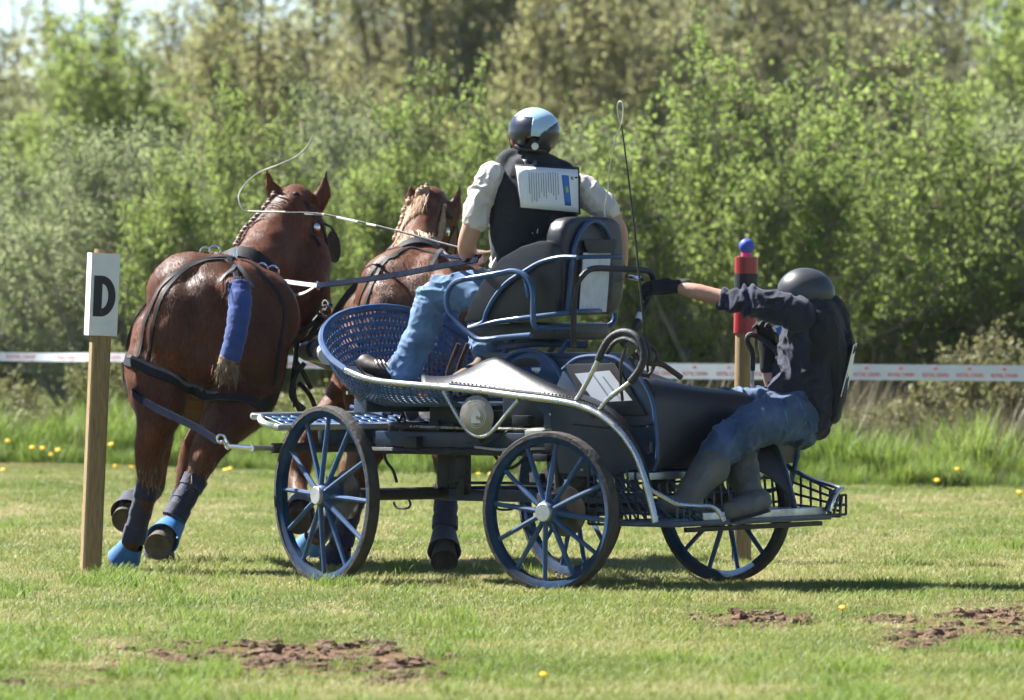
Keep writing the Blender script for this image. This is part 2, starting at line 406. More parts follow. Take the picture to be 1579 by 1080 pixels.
def plant_meshes(name, seed, H, R, nstem, ntw, nleaf, ll, lw, lmat, bmat, trunk=.0, low=.12, r0=.03, upright=.6, top=1.0, tl=(.25, .6), vary=(.8, 1.04)):
    """stems, twigs and single leaves; the crown is uneven because leaves only follow twigs"""
    r = np.random.default_rng(seed); tb = MB(); tw0 = []; tw1 = []
    for s in range(nstem):
        a = r.uniform(0, 6.283); rr = R * math.sqrt(r.random()); b = Vector((rr * .25 * math.cos(a), rr * .25 * math.sin(a), 0))
        hz = H * (1 - .5 * (rr / R) ** 2) * r.uniform(*vary) * top
        e = Vector((rr * math.cos(a) + r.normal() * .1, rr * math.sin(a) + r.normal() * .1, hz))
        m1 = b.lerp(e, .33) + Vector((r.normal() * .08 * R, r.normal() * .08 * R, hz * .06 * upright)); m2 = b.lerp(e, .68) + Vector((r.normal() * .1 * R, r.normal() * .1 * R, hz * .08 * upright))
        pts = smooth_path([b, m1, m2, e], 3); k = len(pts)
        tb.tube(pts, [r0 * (1 - .85 * i / (k - 1)) * r.uniform(.9, 1.1) for i in range(k)], 5)
        for j in range(ntw):
            t = low + (1 - low) * r.random() ** .8; i = min(int(t * (k - 1)), k - 2); p = pts[i].lerp(pts[i + 1], t * (k - 1) - i)
            if p.z < trunk * H: continue
            ang = r.uniform(0, 6.283); el = r.uniform(-.15, 1.2); L = r.uniform(*tl) * (1.25 - .6 * t)
            d = Vector((math.cos(ang) * math.cos(el), math.sin(ang) * math.cos(el), math.sin(el)))
            q = p + d * L + Vector((0, 0, .12 * L)); tw0.append(p); tw1.append(q)
            mid = p.lerp(q, .5) + Vector((r.normal() * .03, r.normal() * .03, 0))
            rt = min(r0 * .22, .0065); tb.tube([p, mid, q], [rt, rt * .7, rt * .3], 3)
    tw0 = np.array([tuple(x) for x in tw0]); tw1 = np.array([tuple(x) for x in tw1]); nt_ = len(tw0)
    # every twig has its own leafiness: bare, thin or full
    wgt = r.random(nt_) ** 1.3 + .08; wgt /= wgt.sum()
    ti = r.choice(nt_, nleaf, p=wgt); t = r.random(nleaf)[:, None] ** .55
    c = tw0[ti] * (1 - t) + tw1[ti] * t + r.normal(size=(nleaf, 3)) * .035
    d = r.normal(size=(nleaf, 3)); d[:, 2] += .25; d /= np.linalg.norm(d, axis=1)[:, None]
    e = np.cross(d, r.normal(size=(nleaf, 3))); e /= np.linalg.norm(e, axis=1)[:, None]
    s = r.uniform(.6, 1.35, nleaf)[:, None]; n_ = np.cross(d, e)
    a = c; b = c + d * ll * s * .5 + e * lw * s * .5 + n_ * lw * .15; f = c + d * ll * s; g = c + d * ll * s * .5 - e * lw * s * .5 + n_ * lw * .15
    V = np.stack([a, b, f, g], 1).reshape(-1, 3); F = np.arange(nleaf * 4).reshape(-1, 4)
    tr = r.random(nt_); rn = np.clip(.55 * r.random(nleaf) + .45 * tr[ti], 0, 1)
    crown = fmesh(name + '_crown', V, F, lmat, np.repeat(rn, 4))
    tm = tb.mesh(name + '_trunk'); tm.materials.append(bmat); tm.polygons.foreach_set('use_smooth', [True] * len(tm.polygons))
    return crown, tm
def plant(name, ms, loc, rz, sc, label, cat, group=None):
    e = empty(name, loc, label, cat, group)
    e.rotation_euler = (0, 0, rz); e.scale = sc if isinstance(sc, tuple) else (sc, sc, sc)
    for nm, me in (('crown', ms[0]), ('trunk', ms[1])):
        o = bpy.data.objects.new(nm, me); COL.objects.link(o); o.parent = e
    return e
WIL = [plant_meshes('willow%d' % i, 100 + i, 2.75, 1.35, 62, 44, 42000, .042, .018, MAT['leaf_willow'], MAT['bark_grey'], low=.18, r0=.022) for i in range(2)]
FRE = [plant_meshes('fresh%d' % i, 110 + i, 3.3, 1.6, 54, 52, 42000, .044, .030, MAT['leaf_fresh'], MAT['bark_brown'], low=.15, r0=.028) for i in range(2)]
def at_px(px, d): return Vector(((px - CXP) / FPX * d, d, gz((px - CXP) / FPX * d, d)))
G1 = 'shrubs behind the tape'
for i, (px, d, ms, sc, lab) in enumerate([
    (-60, 64, WIL[0], (1.0, 1.0, .95), 'pale grey green willow shrub at the far left edge'),
    (190, 63, WIL[1], (1.05, 1.0, .98), 'grey green willow shrub behind the lettered post'),
    (370, 62, FRE[0], (.62, .62, .93), 'small brighter green shrub above the left horse'),
    (520, 64.5, WIL[0], (1.0, 1.0, 1.08), 'grey green willow shrub between the two horses'),
    (700, 63, FRE[1], (.75, .8, .93), 'yellow green shrub just left of the driver'),
    (880, 65, WIL[1], (.95, 1.0, 1.0), 'grey green willow shrub behind the driver'),
    (1120, 62, FRE[0], (1.02, 1.0, 1.02), 'large fresh green bush behind the red sleeved post'),
    (1350, 63.5, FRE[1], (1.05, 1.0, .98), 'large leafy bush above the leaning groom'),
    (1580, 64, WIL[0], (1.1, 1.1, 1.05), 'pale green shrub at the far right edge'),
    (1780, 63, FRE[0], (1, 1, .9), 'green bush beyond the right edge of the tape')]):
    plant('shrub', ms, at_px(px, d), (i % 2) * math.pi, (sc[0], sc[1] * .55, sc[2]), lab, 'shrub', G1)
OLI = plant_meshes('olive', 130, 5.2, 1.9, 30, 90, 32000, .062, .042, MAT['leaf_olive'], MAT['bark_grey'], trunk=.12, low=.15, r0=.05, tl=(.35, .9))
OCH = plant_meshes('ochre', 131, 5.2, 2.0, 30, 90, 32000, .062, .046, MAT['leaf_ochre'], MAT['bark_brown'], trunk=.12, low=.15, r0=.05, tl=(.35, .9))
GRN = plant_meshes('green', 132, 5.0, 1.9, 30, 90, 36000, .066, .046, MAT['leaf_fresh'], MAT['bark_brown'], trunk=.1, low=.15, r0=.05, tl=(.35, .9))
BAR = plant_meshes('bare', 133, 8.5, 1.3, 14, 150, 16000, .075, .05, MAT['leaf_olive'], MAT['bark_grey'], trunk=.2, low=.2, r0=.075, upright=1.2, tl=(.5, 1.2))
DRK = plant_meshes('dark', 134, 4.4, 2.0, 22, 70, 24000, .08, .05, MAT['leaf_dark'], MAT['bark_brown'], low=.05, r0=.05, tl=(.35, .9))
leafmat('leaf_bramble', [(.0, (.09, .08, .035)), (.4, (.16, .15, .06)), (.75, (.20, .24, .06)), (1, (.34, .36, .14))], trans=.4)
BRA = [plant_meshes('bramble%d' % i, 150 + i, .95, .75, 44, 22, 9000, .05, .034, MAT['leaf_bramble'], MAT['bark_brown'], low=.1, r0=.008, upright=.3, tl=(.12, .3)) for i in range(2)]
for i, (px, d, sc, lab) in enumerate([(-40, 61, .9, 'low bramble at the left edge below the tape'), (70, 60.5, .8, 'low leafy scrub left of the lettered post'), (215, 61, 1., 'low scrub right behind the lettered post'), (470, 60, .9, 'low scrub seen between the two horses'), (650, 60, .8, 'low scrub hidden behind the foot well'), (960, 58.5, .85, 'low scrub behind the fender'), (1340, 57.5, .75, 'low brown bramble just right of the groom'), (1440, 57.5, 1.0, 'rounded brown green bramble right of the groom below the tape'), (1540, 57, 1.1, 'pale green bramble mound at the right edge below the tape'), (1640, 57, 1.0, 'low bramble beyond the right edge')]):
    plant('bramble', BRA[i % 2], at_px(px, d), i * 1.3, (sc * (1.0 + .35 * math.sin(i * 2.3)), sc * .8, sc * (.72 + .3 * math.sin(i * 4.1))), lab, 'shrub', 'low scrub along the verge')
G2 = 'trees of the wood behind the shrubs'
for i, (px, d, ms, sc, lab) in enumerate([
    (-40, 88, OLI, (1, 1, .93), 'thin olive tree at the upper left corner'),
    (135, 86, GRN, (.8, .8, .93), 'rounded green tree at upper left, second from the edge'),
    (60, 92, DRK, (1, 1, .85), 'dark undergrowth tree low behind the leftmost shrubs'),
    (300, 90, OLI, (1.05, 1, 1.0), 'brownish olive tree above and left of the left horse'),
    (430, 88, OCH, (1, 1, 1.0), 'ochre budding tree above the left horse'),
    (560, 92, OCH, (1.0, 1, 1.05), 'yellow brown budding tree above the right horse'),
    (680, 90, BAR, (1, 1, 1), 'tall nearly bare tree with grey trunks left of the driver'),
    (790, 93, BAR, (1, 1, .95), 'tall bare slender tree just above the driver helmet'),
    (930, 88, OCH, (.95, .95, 1.1), 'bright yellow green budding tree above right of the driver'),
    (1060, 92, BAR, (1.05, 1, 1), 'bare grey tree behind the large fresh green bush'),
    (1180, 90, OLI, (1.1, 1, 1.12), 'olive brown tree at the top above the red sleeved post'),
    (1330, 92, BAR, (1.1, 1, 1.05), 'bare branched tree at the top above the groom'),
    (1440, 89, OLI, (1.1, 1, 1.0), 'brownish tree at upper right behind the bushes'),
    (1590, 86, GRN, (.95, 1, .98), 'green leafed tree at the upper right corner'),
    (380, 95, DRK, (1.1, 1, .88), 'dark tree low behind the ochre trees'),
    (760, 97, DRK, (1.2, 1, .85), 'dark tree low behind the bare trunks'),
    (1250, 96, DRK, (1.3, 1, .92), 'dark tree low behind the large right bushes')]):
    plant('tree', ms, at_px(px, d), (i % 2) * math.pi + .2 * math.sin(i * 3.1), (sc[0], sc[1] * .6, sc[2] * (.95 if px < 420 else 1)), lab, 'tree', G2)
# the far wood, one mass
rw = np.random.default_rng(5); nl = 85000
x = rw.uniform(-17, 17, nl); y = rw.uniform(104, 125, nl)
top = np.array([4.6 + 1.3 * noise.noise(Vector((a * .35, b * .2, 1))) + .9 * noise.noise(Vector((a * 1.3, b * .6, 4))) + (.25 if a > -4 else -.2) for a, b in zip(x, y)])
z = top * rw.random(nl) ** .8; c = np.stack([x, y, z], 1) 
d = rw.normal(size=(nl, 3)); d /= np.linalg.norm(d, axis=1)[:, None]; e = np.cross(d, rw.normal(size=(nl, 3))); e /= np.linalg.norm(e, axis=1)[:, None]
V = np.stack([c, c + d * .06 + e * .05, c + d * .13, c + d * .06 - e * .05], 1).reshape(-1, 3)
wm = fmesh('far_wood', V, np.arange(nl * 4).reshape(-1, 4), MAT['leaf_olive'], np.repeat(rw.random(nl), 4))
tb = MB()
for i in range(150):
    xx, yy = rw.uniform(-16, 16), rw.uniform(104, 124); h = rw.uniform(4, 8)
    tb.tube(smooth_path([(xx, yy, 0), (xx + rw.normal() * .15, yy, h * .5), (xx + rw.normal() * .4, yy, h)], 3), [.06, .055, .05, .045, .035, .02, .008], 4)
wo = bpy.data.objects.new('far_wood', wm); COL.objects.link(wo); tag(wo, 'hazy mass of spring woodland far behind', 'wood', kind='stuff')
t_o = tb.build('trunks', MAT['bark_grey'], wo); t_o['kind'] = 'stuff'


# ------------------------------------------------------------------ air
hm = bpy.data.materials.new('haze_air'); hm.use_nodes = True; t = hm.node_tree
for n_ in list(t.nodes):
    if n_.type != 'OUTPUT_MATERIAL': t.nodes.remove(n_)
pv = N(t, 'VolumePrincipled'); pv.inputs['Color'].default_value = (.88, .94, 1.0, 1); pv.inputs['Density'].default_value = .00011; pv.inputs['Anisotropy'].default_value = .2
t.links.new(pv.outputs[0], t.nodes['Material Output'].inputs['Volume'])
mb = MB(); mb.box((0, 300, 4.6), (450, 0, 0), (0, 560, 0), (0, 0, 5.9)); ho = mb.build('haze', hm, smooth=0); tag(ho, 'thin spring haze filling the air', 'haze', kind='stuff')
# ------------------------------------------------------------------ carriage materials
mat('blue_paint', (.014, .062, .17), .45, spec=.5, var=.12, coat=.2, dirt=(.10, .085, .06), dscale=7, damt=.3)
mat('rim_paint', (.012, .04, .095), .75, spec=.1, var=.25, coat=0, dirt=(.09, .075, .055), dscale=5, damt=.55)
mat('navy_paint', (.010, .032, .075), .42, spec=.5, var=.2, coat=.2, dirt=(.12, .10, .07), dscale=5, damt=.4)
mat('black_steel', (.014, .015, .018), .45, spec=.5, var=.3, dirt=(.10, .085, .06), dscale=6, damt=.35)
mat('chrome', (.62, .62, .60), .22, metal=1, var=.08, dirt=(.30, .26, .20), dscale=14, damt=.45)
mat('aluminium', (.58, .58, .56), .38, metal=.9, var=.12, dirt=(.25, .22, .17), dscale=9, damt=.45)
mat('rubber', (.035, .032, .030), .8, var=.3, dirt=(.085, .06, .042), dscale=9, damt=.8, bump=.8, bscale=40)
mat('leather', (.010, .0115, .0165), .40, spec=.5, var=.2, scale=30, bump=.25, bscale=160)
mat('leather_brown', (.035, .018, .012), .45, var=.3, scale=20)
mat('tape_black', (.018, .018, .022), .55, var=.3, bump=.5, bscale=120)
mat('orange', (.75, .22, .02), .35, var=.1)
mat('disc_bronze', (.24, .22, .18), .42, metal=.55, var=.15, scale=25)
mat('disc_etch', (.42, .42, .40), .4, metal=.5, var=.1)
mat('brake_steel', (.10, .085, .07), .5, metal=.7, var=.3)
mat('paper', (.80, .81, .84), .75, var=.03)
mat('print_grey', (.30, .33, .42), .8, var=.2)
mat('white_scuffed', (.66, .67, .68), .55, var=.12, scale=18)
CAR = empty('carriage', O_C, 'blue tubular four wheeled driving carriage with chrome rails and black seats', 'carriage')
Z = Vector((0, 0, 1))
def T(name, pts, r, m, parent=CAR, n=5, seg=8, closed=False, smooth=True):
    P = smooth_path(pts, n, closed) if smooth else pts
    mb = MB(); mb.tube(P, r, seg, closed); return mb.build(name, MAT[m] if isinstance(m, str) else m, parent)
def PX(path, v):                        # pixel path on one plane, or with its own v per point
    return [C(p[0], p[1], p[2] if len(p) > 2 else v) for p in path]

# ------------------------------------------------------------------ wheels
def wheel(cen, head, rad, side, spoke_rot):
    """cen: middle of the rim; head: rolling direction; side: +1 when the outside faces left of head"""
    h = Vector(head).normalized(); ax = Vector((-h.y, h.x, 0)) * side     # outward axle
    wl = empty('wheel', cen, parent=CAR); c = Vector(cen)
    def ring(r, o): return [c + (h * math.cos(a) + Z * math.sin(a)) * r + ax * o for a in np.linspace(0, 2 * math.pi, 49)[:-1]]
    def lathe(name, prof, m):
        mb = MB(); n = len(prof); rings = [ring(r, o) for r, o in prof]; vs = [p for q in rings for p in q]; fs = []
        for i in range(n):
            j = (i + 1) % n
            for k in range(48):
                l = (k + 1) % 48; fs.append((i * 48 + k, i * 48 + l, j * 48 + l, j * 48 + k))
        mb.add(vs, fs); return mb.build(name, MAT[m], wl)
    lathe('tyre', [(rad - .026, -.034), (rad - .006, -.032), (rad, -.022), (rad, .022), (rad - .006, .032), (rad - .026, .034)], 'rubber')
    lathe('rim', [(rad - .058, -.017), (rad - .052, -.022), (rad - .0265, -.028), (rad - .0265, .028), (rad - .052, .022), (rad - .058, .017)], 'rim_paint')
    for k in range(12):
        a = spoke_rot + k * math.pi / 6; d = h * math.cos(a) + Z * math.sin(a); mb = MB()
        off = .022 if k % 2 else .006
        mb.tube([c + d * .05 + ax * (off + .012), c + d * .16 + ax * (off * .8 + .006), c + d * (rad - .07), c + d * (rad - .053)], [.013, .0135, .0115, .0135], 8)
        mb.build('spoke', MAT['blue_paint'], wl)
    mb = MB(); mb.tube([c - ax * .07, c - ax * .03, c + ax * .03, c + ax * .05], [.05, .062, .062, .048], 20); mb.build('hub', MAT['blue_paint'], wl)
    mb = MB(); mb.tube([c + ax * .05, c + ax * .066, c + ax * .07], [.046, .046, .042], 24); mb.build('hub_cap', MAT['aluminium'], wl)
    mb = MB(); mb.tube([c - ax * .13, c - ax * .118], [.125, .125], 32); mb.build('brake_disc', MAT['brake_steel'], wl)
    mb = MB(); q = c - ax * .125 + h * .10 + Z * .03
    mb.box(q, h * .05, ax * .035, Z * .06); mb.build('caliper', MAT['black_steel'], wl, bevel=.008)
    return wl
HT = .76
RR_, FR_ = .40, .455
wheel(K(0, HT, RR_), FW, RR_, 1, .10); wheel(K(0, -HT, RR_), FW, RR_, -1, .27)
A_F = math.radians(56); FF = Vector((-math.cos(A_F), math.sin(A_F), 0)); FL_ = Vector((-FF.y, FF.x, 0))
PIV = K(1.18, 0, 0)
def KF(u, v, z): return PIV + FF * u + FL_ * v + Z * z
wheel(KF(0, .75, FR_), FF, FR_, 1, .05); wheel(KF(0, -.75, FR_), FF, FR_, -1, .2)
# axles and under-frame
T('rear_axle', [K(0, .64, RR_), K(0, -.64, RR_)], .032, 'black_steel', smooth=False, seg=10)
T('front_axle', [KF(0, .63, FR_), KF(0, -.63, FR_)], .032, 'black_steel', smooth=False, seg=10)
mb = MB(); mb.box(K(.60, 0, .445), FW * .66, LF * .035, Z * .029); mb.build('chassis_beam', MAT['navy_paint'], CAR, bevel=.006)
for v in (.26, -.26):
    mb = MB(); mb.box(K(.66, v, .735), FW * .78, LF * .03, Z * .038); mb.build('side_beam', MAT['navy_paint'], CAR, bevel=.006)
for u, hh in ((1.18, .25), (.30, .25)):
    mb = MB(); mb.box(K(u, 0, .72), FW * .04, LF * .34, Z * .03); mb.build('cross_member', MAT['black_steel'], CAR, bevel=.005)
mb = MB(); mb.box(K(1.20, 0, .585), FW * .035, LF * .035, Z * .125); mb.build('king_post', MAT['black_steel'], CAR, bevel=.005)
mb = MB(); mb.box(K(1.02, .1, .575), FW * .028, LF * .03, Z * .125); mb.build('king_post', MAT['black_steel'], CAR, bevel=.005)
T('turntable', [PIV + Z * .80 + (FW * math.cos(a) + LF * math.sin(a)) * .30 for a in np.linspace(0, 6.283, 33)[:-1]], .018, 'black_steel', closed=True, smooth=False)
mb = MB(); mb.tube([PIV + Z * .755, PIV + Z * .785], [.26, .26], 32); mb.build('turntable_plate', MAT['black_steel'], CAR)
T('track_rod', [K(.12, .12, .50), K(.6, .13, .515), K(1.1, .12, .51)], .008, 'black_steel')
T('tow_hook', PX([(607, 775), (612, 783), (628, 784), (633, 778), (630, 770)], .05), .006, 'black_steel')
T('tow_hook', PX([(764, 780), (770, 786), (790, 785), (792, 777)], .05), .006, 'black_steel')
for v in (.34, -.34):                                  # rear air springs with ribs
    mb = MB(); c = K(.10, v, 0); z0 = .47
    pts = []; rr = []
    for i in range(13):
        pts.append(c + Z * (z0 + i * .021)); rr.append(.062 + .014 * math.sin(i * math.pi / 2) ** 2)
    mb.tube(pts, rr, 16); mb.build('air_spring', MAT['rubber'], CAR)
    T('damper', [K(.24, v, .42), K(.30, v * .9, .74)], .022, 'black_steel', smooth=False)
    T('swing_arm', [K(.02, v, .40), K(.5, v * .7, .47)], .022, 'navy_paint', smooth=False)
# gearbox lumps and cylinders seen under the floor
mb = MB(); mb.box(K(.98, .12, .86), FW * .17, LF * .10, Z * .05); mb.build('brake_cylinder_box', MAT['black_steel'], CAR, bevel=.012)
T('brake_cylinder', [KF(.16, .05, .865), KF(-.02, .05, .865)], .036, 'aluminium', smooth=False, seg=14)
T('hydraulic_hose', PX([(604, 640), (608, 630), (618, 628), (620, 642), (612, 654)], .20), .008, 'black_steel')
T('hydraulic_hose', PX([(755, 690), (770, 712), (785, 722), (800, 715), (812, 700)], .20), .009, 'black_steel')
T('hydraulic_hose', PX([(590, 690), (596, 712), (606, 726), (612, 744)], .12), .008, 'black_steel')
mb = MB(); mb.box(K(.72, -.02, .83), FW * .34, LF * .20, Z * .055); mb.build('underfloor_case', MAT['black_steel'], CAR, bevel=.01)
T('frame_rail', [K(-.05, .30, .675), K(1.5, .30, .675)], .017, 'black_steel', smooth=False)
T('brake_pipe', [K(.2, .31, .80), K(.7, .32, .795), K(1.2, .31, .80)], .007, 'chrome')
T('brake_pipe', [K(.35, .29, .70), K(.6, .33, .69), K(.8, .3, .70)], .007, 'aluminium')
for u in (.42, .68, 1.38): T('frame_strut', [K(u, .28, .66), K(u - .03, .26, .80)], .018, 'black_steel', smooth=False)
rc = np.random.default_rng(12)
for k in range(9):
    u = rc.uniform(.35, 1.25); v = rc.uniform(.2, .33); z = rc.uniform(.62, .86)
    mb = MB(); mb.box(K(u, v, z), FW * rc.uniform(.02, .06), LF * rc.uniform(.01, .03), Z * rc.uniform(.012, .03)); mb.build('bracket', MAT['aluminium' if k % 4 == 0 else 'black_steel'], CAR, bevel=.004)
for k in range(6):
    u = rc.uniform(.4, 1.2); v = rc.uniform(.15, .32); z = rc.uniform(.66, .84)
    T('hydraulic_hose', [K(u, v, z), K(u + .08, v + .02, z - .05), K(u + .17, v, z - .02 + rc.uniform(-.05, .05)), K(u + .22, v - .03, z + .04)], .007, 'black_steel')
# coil spring on the front strut
T('coil_spring', [K(1.02 + .035 * math.cos(a), .12 + .035 * math.sin(a), .50 + .018 * a) for a in np.linspace(0, 6.283 * 2.2, 40)], .006, 'black_steel', smooth=False, seg=6)
# fore-carriage: splinter platform, roller, bar
def perforated(name, P00, P10, P11, P01, nu, nv, th, m, parent=CAR, hole=.62, surf=None):
    """sheet with real holes; P** corners or surf(s,t)->point"""
    if surf is None:
        surf = lambda s, t: (P00 * (1 - s) + P10 * s) * (1 - t) + (P01 * (1 - s) + P11 * s) * t
    mb = MB(); vs = []; fs = []; K8 = 8
    idx = {}
    def gv(i, j):
        if (i, j) not in idx: idx[(i, j)] = len(vs); vs.append(surf(i / (2 * nu), j / (2 * nv)))
        return idx[(i, j)]
    for i in range(nu):
        for j in range(nv):
            a = [(2 * i, 2 * j), (2 * i + 1, 2 * j), (2 * i + 2, 2 * j), (2 * i + 2, 2 * j + 1), (2 * i + 2, 2 * j + 2), (2 * i + 1, 2 * j + 2), (2 * i, 2 * j + 2), (2 * i, 2 * j + 1)]
            o = [gv(*q) for q in a]; h = []
            edge = j == 0 or j == nv - 1
            for k in range(8):
                an = math.radians(-135 + 45 * k); rr = hole * .5
                h.append(len(vs)); vs.append(surf((i + .5 + rr * math.cos(an)) / nu, (j + .5 + rr * math.sin(an)) / nv))
            for k in range(8):
                l = (k + 1) % 8; fs.append((o[k], o[l], h[l], h[k]))
    mb.add(vs, fs); ob = mb.build(name, MAT[m], parent, smooth=60)
    s = ob.modifiers.new('t', 'SOLIDIFY'); s.thickness = th; s.offset = 0
    return ob
plz = .795
perforated('front_step_top', KF(.30, .79, plz), KF(.30, -.45, plz), KF(.55, -.45, plz + .055), KF(.55, .79, plz + .055), 22, 4, .006, 'blue_paint')
T('front_step_rim', [KF(.30, -.45, plz)] + [KF(.30, .74, plz), KF(.33, .83, plz), KF(.41, .865, plz + .02), KF(.50, .83, plz + .045), KF(.55, .74, plz + .055)] + [KF(.55, -.45, plz + .055)], .017, 'aluminium', n=6)
mb = MB(); mb.box(KF(.33, .08, plz - .05), FL_ * .50, FF * .02, Z * .036); mb.build('front_step_beam', MAT['navy_paint'], CAR, bevel=.006)
for v in (.24, -.24):
    mb = MB(); mb.box(KF(.16, v, plz - .06), FL_ * .03, FF * .22, Z * .03); mb.build('step_bracket', MAT['navy_paint'], CAR, bevel=.006)
T('splinter_bar', [KF(.44, .80, .685), KF(.44, -.6, .685)], .026, 'rubber', smooth=False, seg=12)
T('splinter_bar_end', [KF(.44, .80, .685), KF(.44, .87, .687), KF(.44, .92, .687)], [.012, .013, .018], 'chrome', smooth=False)
T('roller', [KF(.12, .44, .975), KF(.12, -.3, .975)], .040, 'aluminium', smooth=False, seg=16)
T('roller_end', [KF(.12, .475, .978), KF(.12, .435, .978)], .052, 'leather_brown', smooth=False, seg=18)
T('roller_axle', [KF(.12, .55, .97), KF(.12, .47, .975)], .010, 'chrome', smooth=False)
mb = MB(); mb.box(KF(.12, .05, .905), FL_ * .42, FF * .06, Z * .035); mb.build('roller_mount', MAT['navy_paint'], CAR, bevel=.006)
T('brace', PX([(541, 628), (596, 642)], .22), .013, 'blue_paint', smooth=False)
T('brace', PX([(515, 636), (540, 655)], .45), .010, 'aluminium', smooth=False)
pole_end = W(462, 540, 41.3); pole_a = KF(.35, 0, .86)
T('pole', [pole_a, pole_a.lerp(pole_end, .4) + Z * .03, pole_end], .038, 'black_steel', seg=12)
pm = pole_a.lerp(W(468, 545, 40.2), .55)
T('pole_sleeve', [W(506, 548, 39.3), W(474, 542, 39.75)], .052, 'aluminium', smooth=False, seg=16)
T('pole_collar', [W(496, 540, 39.43), W(489, 539, 39.53)], .062, 'black_steel', smooth=False, seg=16)

# ------------------------------------------------------------------ scoop-shaped foot well
RIM = [(690, 598, .62), (650, 595, .62), (600, 590, .62), (565, 584, .62), (533, 571, .60), (510, 553, .55), (497, 530, .47), (500, 507, .36), (520, 488, .21), (552, 478, .06), (590, 474, -.09), (625, 478, -.24), (660, 488, -.37), (700, 507, -.47), (742, 534, -.55), (790, 562, -.60), (850, 574, -.62)]
rimp = [C(*p) for p in RIM]; rims = smooth_path(rimp, 5)
FZ = .905                                     # floor height
flo = []
for i, p in enumerate(rimp):
    u, v, z = uvz(p); flo.append(K(min(u, 1.62) - (.0 if i < 3 or i > 14 else .22 if 4 < i < 12 else .1), v * .66, FZ + (.02 if 5 < i < 11 else 0)))
flos = smooth_path(flo, 5); nR = len(rims) - 1
def scoop(s, t):
    x = s * nR; i = min(int(x), nR - 1); f = x - i
    a = rims[i].lerp(rims[i + 1], f); b = flos[i].lerp(flos[i + 1], f)
    q = a.lerp(b, t); bulge = math.sin(t * math.pi) * .055
    u, v, z = uvz(q); cu, cv = 1.0, 0
    d = (FW * (u - cu) + LF * v); d = d.normalized() if d.length > 1e-6 else d
    return q + d * bulge - Z * bulge * .5
perforated('foot_well', None, None, None, None, 92, 14, .004, 'blue_paint', hole=.64, surf=scoop)
T('foot_well_rim', rimp[4:], .019, 'blue_paint', n=5)
mb = MB(); ring = [flos[i] for i in range(0, len(flos), 2)]; mb.plate(ring, Z * .014); mb.build('floor_plate', MAT['navy_paint'], CAR)
mb = MB()
for k in range(7):                            # ribbed foot board, tilted towards the driver
    u = 1.32 + k * .045; z = FZ + .03 + .012 * k * k * .35
    mb.box(K(u, .05, z), FW * .02 + Z * (.004 * k * .45), LF * (.36 - .012 * k), Z * .007)
mb.build('ribbed_foot_board', MAT['aluminium'], CAR, bevel=.003)
mb = MB(); mb.box(C(653.5, 612, .56), FW * .038, LF * .005, Z * .014); mb.build('reflector', MAT['orange'], CAR, bevel=.003)
# brake pedals
for px, v in ((676, .10), (694, .02)):
    T('brake_pedal', [K(1.05, v, 1.22), K(1.12, v, 1.06), K(1.10, v, .95)], .013, 'leather_brown')
# chrome rail round the body and the leather fenders
RAIL = [(533, 571, .60), (565, 584), (600, 590), (650, 594.5), (690, 598), (740, 603), (800, 611), (850, 617), (890, 625), (925, 640), (955, 665), (978, 697), (993, 735), (1004, 775), (1011, 806)]
rail = PX(RAIL, .62)
T('chrome_rail', rail, .0165, 'chrome', n=5, seg=10)
INN = [(650, 586), (690, 586), (722, 571), (748, 557), (768, 553), (790, 566), (820, 585), (860, 600), (905, 611), (942, 630), (968, 655), (985, 690), (996, 722)]
inn = smooth_path(PX(INN, .43), 6); mb = MB()
rl = smooth_path(rail[3:], 6); nI = 60; cols = []
def samp(L, t):
    x = t * (len(L) - 1); i = min(int(x), len(L) - 2); return L[i].lerp(L[i + 1], x - i)
for k in range(nI):
    t = k / (nI - 1); a = samp(rl, t * .93); b = samp(inn, t)
    cols.append([a.lerp(b, s) + Z * .03 * math.sin(s * math.pi) for s in np.linspace(0, 1, 9)])
mb.loft(cols, cap=False, closed_ring=False); fo = mb.build('left_fender', MAT['leather'], CAR); fo.name = 'fender'
s = fo.modifiers.new('t', 'SOLIDIFY'); s.thickness = .012; s.offset = 0
def mir(p): u, v, z = uvz(p); return K(u, -v, z)
T('far_rail', [mir(p) for p in rail[3:]], .0165, 'navy_paint', n=4)
mb = MB(); mb.loft([[mir(p) for p in c] for c in cols], cap=False, closed_ring=False); fo = mb.build('fender', MAT['leather'], CAR)
s = fo.modifiers.new('t', 'SOLIDIFY'); s.thickness = .012; s.offset = 0
# stitching bead along the fender edge
T('fender_piping', [p + Z * .018 - LF * .012 for p in rail[4:12]], .006, 'leather', n=5, seg=6)
mb = MB(); rst = smooth_path(rail[4:13], 8)
for i in range(0, len(rst) - 1):
    q = rst[i].lerp(rst[i + 1], .5) + Z * .028 - LF * .022; d = (rst[i + 1] - rst[i]).normalized(); mb.box(q, d * .008 + LF * .006, LF * .003 - d * .002, Z * .003)
mb.build('stitching', MAT['rubber'], CAR)
